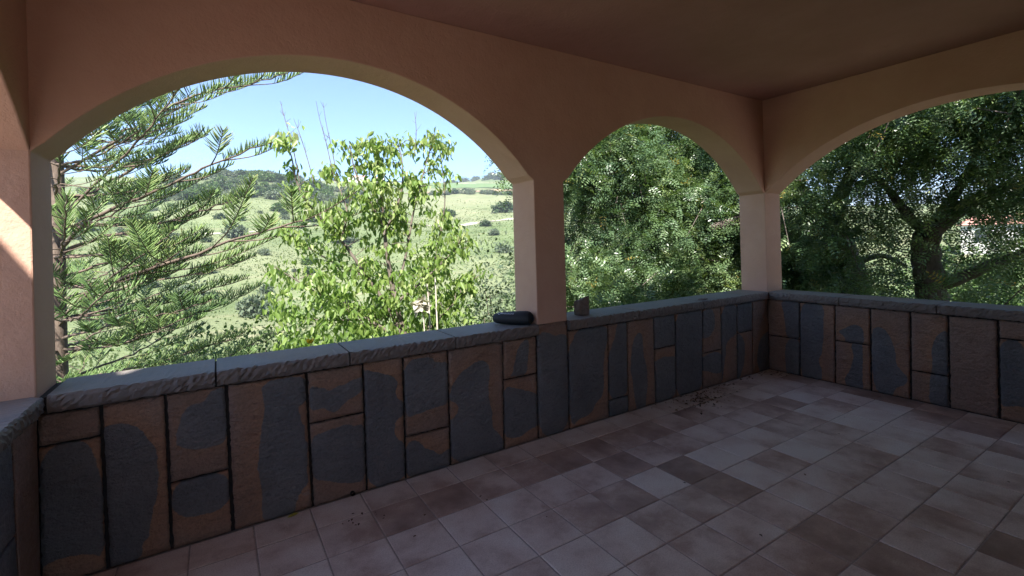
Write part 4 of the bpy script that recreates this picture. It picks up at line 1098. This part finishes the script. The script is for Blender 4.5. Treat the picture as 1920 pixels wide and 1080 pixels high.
shrub(5.9, 9.6, (1.3, 1.2, 4.2), 11000, .085, 'grey', 'grey green shrub rising beside the pier', .50)
shrub(3.9, 13.0, (2.6, 1.8, 3.2), 7000, .11, 'mid', 'tall green shrub further back between leafy tree and pier', .52)
shrub(-2.6, 15.5, (2.6, 1.8, 3.0), 6000, .12, 'dark', 'dark shrub far behind the norfolk pine trunk', .5)
shrub(5.6, 17.5, (2.6, 1.8, 2.4), 6000, .12, 'grey', 'low greyish shrub at the edge of the meadow')
shrub(-.2, 20, (2.8, 2, 2.6), 6000, .13, 'grey', 'wide grey green shrub on the first slope behind the pine')
shrub(14.5, 5.2, (1.7, 1.8, 2.2), 6000, .10, 'mid', 'bright green shrub on the ground beyond the carob trunks', .6)
shrub(15.5, 1.6, (1.6, 1.8, 1.9), 6000, .10, 'mid', 'low bright shrub glimpsed right of the crooked trunk', .62)
shrub(17, 9.5, (3.0, 2.6, 3.4), 8000, .13, 'dark', 'tall dark shrub in the shade behind the big carob', .5)
shrub(12.6, 1.1, (1.4, 1.4, 2.7), 6500, .08, 'mid', 'mid green shrub right behind the crooked trunk', .5)
shrub(13.5, -.9, (1.5, 1.5, 2.5), 5000, .09, 'dark', 'dark shrub at the right end of the side arch view', .5)
shrub(23, 4.9, (3.2, 3.2, 3.2), 11000, .14, 'mid', 'broad green shrub before the pale house', .5)

# ================================================================== THINGS ON THE PARAPET AND FLOOR
# ---- black padded bag
M_BAG = mat_plain('black_nylon', (.016, .020, .025), .55, 120, .3, .5, .002, .4)
M_BAGEND = mat_plain('black_nylon_end', (.011, .012, .014), .7, 120, .3, .5, .002, .3)
M_WRITE = mat_plain('pale_print', (.55, .63, .74), .6, 40, .05)
BA, BB = np.array([1.80, 3.165]), np.array([2.005, 2.955])
ba = np.append((BA + BB) / 2, ZC + .001); bd = math.atan2(BB[1] - BA[1], BB[0] - BA[0]); blen = float(np.linalg.norm(BB - BA))
bag = empty('padded_bag', tuple(ba), bd)
tag(bag, 'black round padded bag with pale lettering lying on the coping beside the pier', 'bag')
def lathe_x(prof, sides, squash):
    V = []; n = len(prof)
    for x, r in prof:
        for q in range(sides):
            a = 2 * math.pi * q / sides
            yy = math.cos(a) * r * 1.06; zz = math.sin(a) * r
            zz = max(zz, -squash)
            V.append((x, yy, zz + squash))
    Q = [(i * sides + q, i * sides + (q + 1) % sides, (i + 1) * sides + (q + 1) % sides, (i + 1) * sides + q) for i in range(n - 1) for q in range(sides)]
    return np.array(V), np.array(Q)
h = blen / 2
V, Q = lathe_x([(-h, .002), (-h, .020), (-h + .008, .030), (-h + .026, .038), (-h * .5, .046), (0, .052), (h * .5, .056), (h - .02, .055), (h - .006, .050)], 28, .046)
V[:, 2] += np.sin(V[:, 0] * 60) * .0006
link('body', quad_mesh('body', V, Q, M_BAG, smooth=True), None, bag)
V, Q = lathe_x([(h - .0065, .0505), (h + .004, .046), (h + .022, .026), (h + .026, .001)], 28, .0458)
link('end_cap', quad_mesh('end_cap', V, Q, M_BAGEND, smooth=True), None, bag)
V, Q, _ = tube([(h - .015, -.036, .014), (h + .004, -.052, .010), (h - .004, -.066, -.012), (h + .006, -.067, -.03)], .0032, .0028, 6)
link('strap', quad_mesh('strap', V, Q, M_BAGEND), None, bag)
def bent_text(body, size, x0, ang, name):
    cu = bpy.data.curves.new(name, 'FONT'); cu.body = body; cu.size = size; cu.extrude = .0004; cu.resolution_u = 3; cu.space_character = 1.05
    tmp = bpy.data.objects.new(name, cu); COL.objects.link(tmp)
    dg = bpy.context.evaluated_depsgraph_get(); me = bpy.data.meshes.new_from_object(tmp.evaluated_get(dg))
    bpy.data.objects.remove(tmp, do_unlink=True)
    R = .0578
    for v in me.vertices:
        a = ang + v.co.y / R; rr = R + v.co.z
        v.co = (x0 + v.co.x, -math.cos(a) * rr * 1.06, math.sin(a) * rr + .0465)
    me.materials.clear(); me.materials.append(M_WRITE)
    return link(name, me, None, bag)
bent_text('PHAARDO', .021, -h + .075, math.radians(38), 'lettering')
ring = []
for q in range(20):
    a0 = 2 * math.pi * q / 20
    for rr in (.0075, .0105): ring.append((math.cos(a0) * rr, math.sin(a0) * rr))
V = []
for (xx, yy) in ring:
    a = math.radians(46) + yy / .0576; V.append((-h + .061 + xx, -math.cos(a) * .0576 * 1.06, math.sin(a) * .0576 + .0465))
Q = [(2 * q, 2 * q + 1, (2 * q + 3) % 40, (2 * q + 2) % 40) for q in range(20)]
link('emblem', quad_mesh('emblem', np.array(V), np.array(Q), M_WRITE), None, bag)

# ---- broken stone block, chip
M_BLOCK = mat_plain('rough_stone', (.19, .15, .135), .85, 30, .3, .8, .008)
bm = bmesh.new()
pts = [(-.055, -.035, 0), (.045, -.045, 0), (.062, .035, 0), (-.045, .045, 0), (-.058, -.036, .125), (.046, -.046, .160), (.056, .03, .135), (-.046, .045, .115)]
vs = [bm.verts.new(p) for p in pts]
for f in ((0, 3, 2, 1), (4, 5, 6, 7), (0, 1, 5, 4), (1, 2, 6, 5), (2, 3, 7, 6), (3, 0, 4, 7)): bm.faces.new([vs[i] for i in f])
bmesh.ops.bevel(bm, geom=list(bm.edges), offset=.005, segments=1, affect='EDGES')
bmesh.ops.subdivide_edges(bm, edges=bm.edges[:], cuts=4, use_grid_fill=True)
for v in bm.verts:
    if v.co.z > .004: v.co += Vector(rng.normal(size=3) * .0022)
me = bpy.data.meshes.new('stone_block'); bm.to_mesh(me); bm.free()
blk = link('stone_block', me, M_BLOCK); blk.location = (2.60, 3.055, ZC + .001); blk.rotation_euler = (0, 0, .18)
tag(blk, 'broken brown stone block standing on the coping just right of the pier', 'stone block')
bm = bmesh.new(); bmesh.ops.create_icosphere(bm, subdivisions=2, radius=1)
for v in bm.verts: v.co = Vector((v.co.x * .065, v.co.y * .03, v.co.z * .009)) * (1 + .2 * rng.normal())
me = bpy.data.meshes.new('stone_chip'); bm.to_mesh(me); bm.free()
chip = link('stone_chip', me, M_BLOCK); chip.location = (4.10, 2.965, ZC + .008)
tag(chip, 'flat thin stone chip lying on the coping of the narrow arch', 'stone chip')

# ---- drain spout at the foot of the wall
M_BLACK = mat_plain('drain_rubber', (.012, .011, .010), .6, 40, .2)
V, Q, _ = tube([(.655, 2.93, .018), (.655, 2.902, .017)], .013, .0135, 12)
V2, Q2, _ = tube([(.655, 2.9019, .017), (.655, 2.918, .017)], .0092, .0085, 12)
V, Q, _ = join([(V, Q, None), (V2, Q2, None)])
tag(link('drain_pipe', quad_mesh('drain_pipe', V, Q, M_BLACK)), 'short black drain pipe end at the foot of the slate wall', 'drain pipe')

# ---- fallen leaves
def fallen(name, x, y, rot, size, col, label):
    o = link(name, poly_mesh(name, (LEAF_V * [size * .9, size, size * .5] + [0, -size / 2, .006 - 0]).tolist(), [(0, 1, 2, 3), (0, 3, 4, 5)], mat_plain(name + '_colour', col, .7, 60, .3)))
    o.location = (x, y, .004); o.rotation_euler = (0, 0, rot); tag(o, label, 'leaf'); return o
fallen('fallen_leaf', .325, 2.885, 1.75, .062, (.42, .36, .06), 'yellow fallen leaf on the floor tile against the slate wall')
M_LITTER = mat_leaf('dry_litter', [(0.0, (.07, .045, .034)), (.6, (.17, .10, .065)), (1.0, (.33, .23, .15))], .1, .8, .2)
n = 300
cx = rng.normal(0, 1, n); cy = rng.normal(0, 1, n)
lx = 3.80 + cx * .17 + cy * .06; ly = np.minimum(2.74 + cy * .09, D - .03)
lx[:70] = rng.uniform(3.2, 5.1, 70); ly[:70] = D - .02 - np.abs(rng.normal(0, .07, 70))
lx[70:110] = 5.05 + rng.normal(0, .09, 40); ly[70:110] = 2.80 + rng.normal(0, .07, 40); lx = np.minimum(lx, XR - .02); ly = np.minimum(ly, D - .015)
dv = norm(np.stack([rng.normal(size=n), rng.normal(size=n), rng.normal(size=n) * .12], 1)); uv = norm(np.array([0, 0, 1.0]) + rng.normal(size=(n, 3)) * .25)
V, Q, tn = scatter(LEAF_V, LEAF_Q, np.stack([lx, ly, .005 + np.abs(rng.normal(0, .004, n))], 1), frames(dv, uv), rng.uniform(.010, .034, n), rng.uniform(0, 1, n))
V[:, 2] = np.maximum(V[:, 2], .0015)
tag(link('dry_leaves', quad_mesh('dry_leaves', V, Q, M_LITTER, tn)), kind='stuff')
n = 34
lx = np.concatenate([rng.normal(.62, .05, 12), rng.uniform(.5, 4.6, 22)]); ly = np.concatenate([rng.normal(2.62, .05, 12), rng.uniform(.6, 2.8, 22)])
dv = norm(np.stack([rng.normal(size=n), rng.normal(size=n), 0 * lx], 1))
V, Q, tn = scatter(LEAF_V, LEAF_Q, np.stack([lx, ly, 0 * lx + .004], 1), frames(dv, np.tile([0, 0, 1.0], (n, 1))), rng.uniform(.008, .022, n), rng.uniform(0, .6, n))
V[:, 2] = np.maximum(V[:, 2], .0015)
tag(link('floor_crumbs', quad_mesh('floor_crumbs', V, Q, M_LITTER, tn)), kind='stuff')
# ---- yellow flower peeping over the coping
yf = empty('yellow_flower', (.66, 4.35, -3.8)); tag(yf, 'small yellow flower peeping over the coping of the big arch', 'flower')
V, Q, _ = tube(smooth_path([(0, 0, 0), (.05, 0, 2.5), (0, 0, 4.47)], 14), .008, .003, 5); link('stalk', quad_mesh('stalk', V, Q, M_TWIG), None, yf)
n = 9; th = np.arange(n) * 2.4
V, Q, tn = scatter(LEAF_V, LEAF_Q, np.tile([0, 0, 4.47], (n, 1)), frames(norm(np.stack([np.cos(th), np.sin(th), 1.1 + 0 * th], 1)), np.stack([np.cos(th), np.sin(th), -.5 + 0 * th], 1)), np.full(n, .055), np.ones(n))
link('petals', quad_mesh('petals', V, Q, mat_leaf('yellow_petal', [(0.0, (.62, .42, .03)), (1.0, (.75, .52, .04))], .3), tn), None, yf)

# ------------------------------------------------------------------ the air of the valley
hz = link('haze', boxes('haze', [(-4300, 4300, -4300, 4300, -14, 114)]))
k = NT('haze_air')
pv = k.node('ShaderNodeVolumePrincipled', {'Color': (.86, .93, 1.0), 'Density': HAZE, 'Anisotropy': .25})
k.l.new(pv.outputs[0], k.out.inputs['Volume'])
hz.data.materials.append(k.m)
tag(hz, kind='stuff')
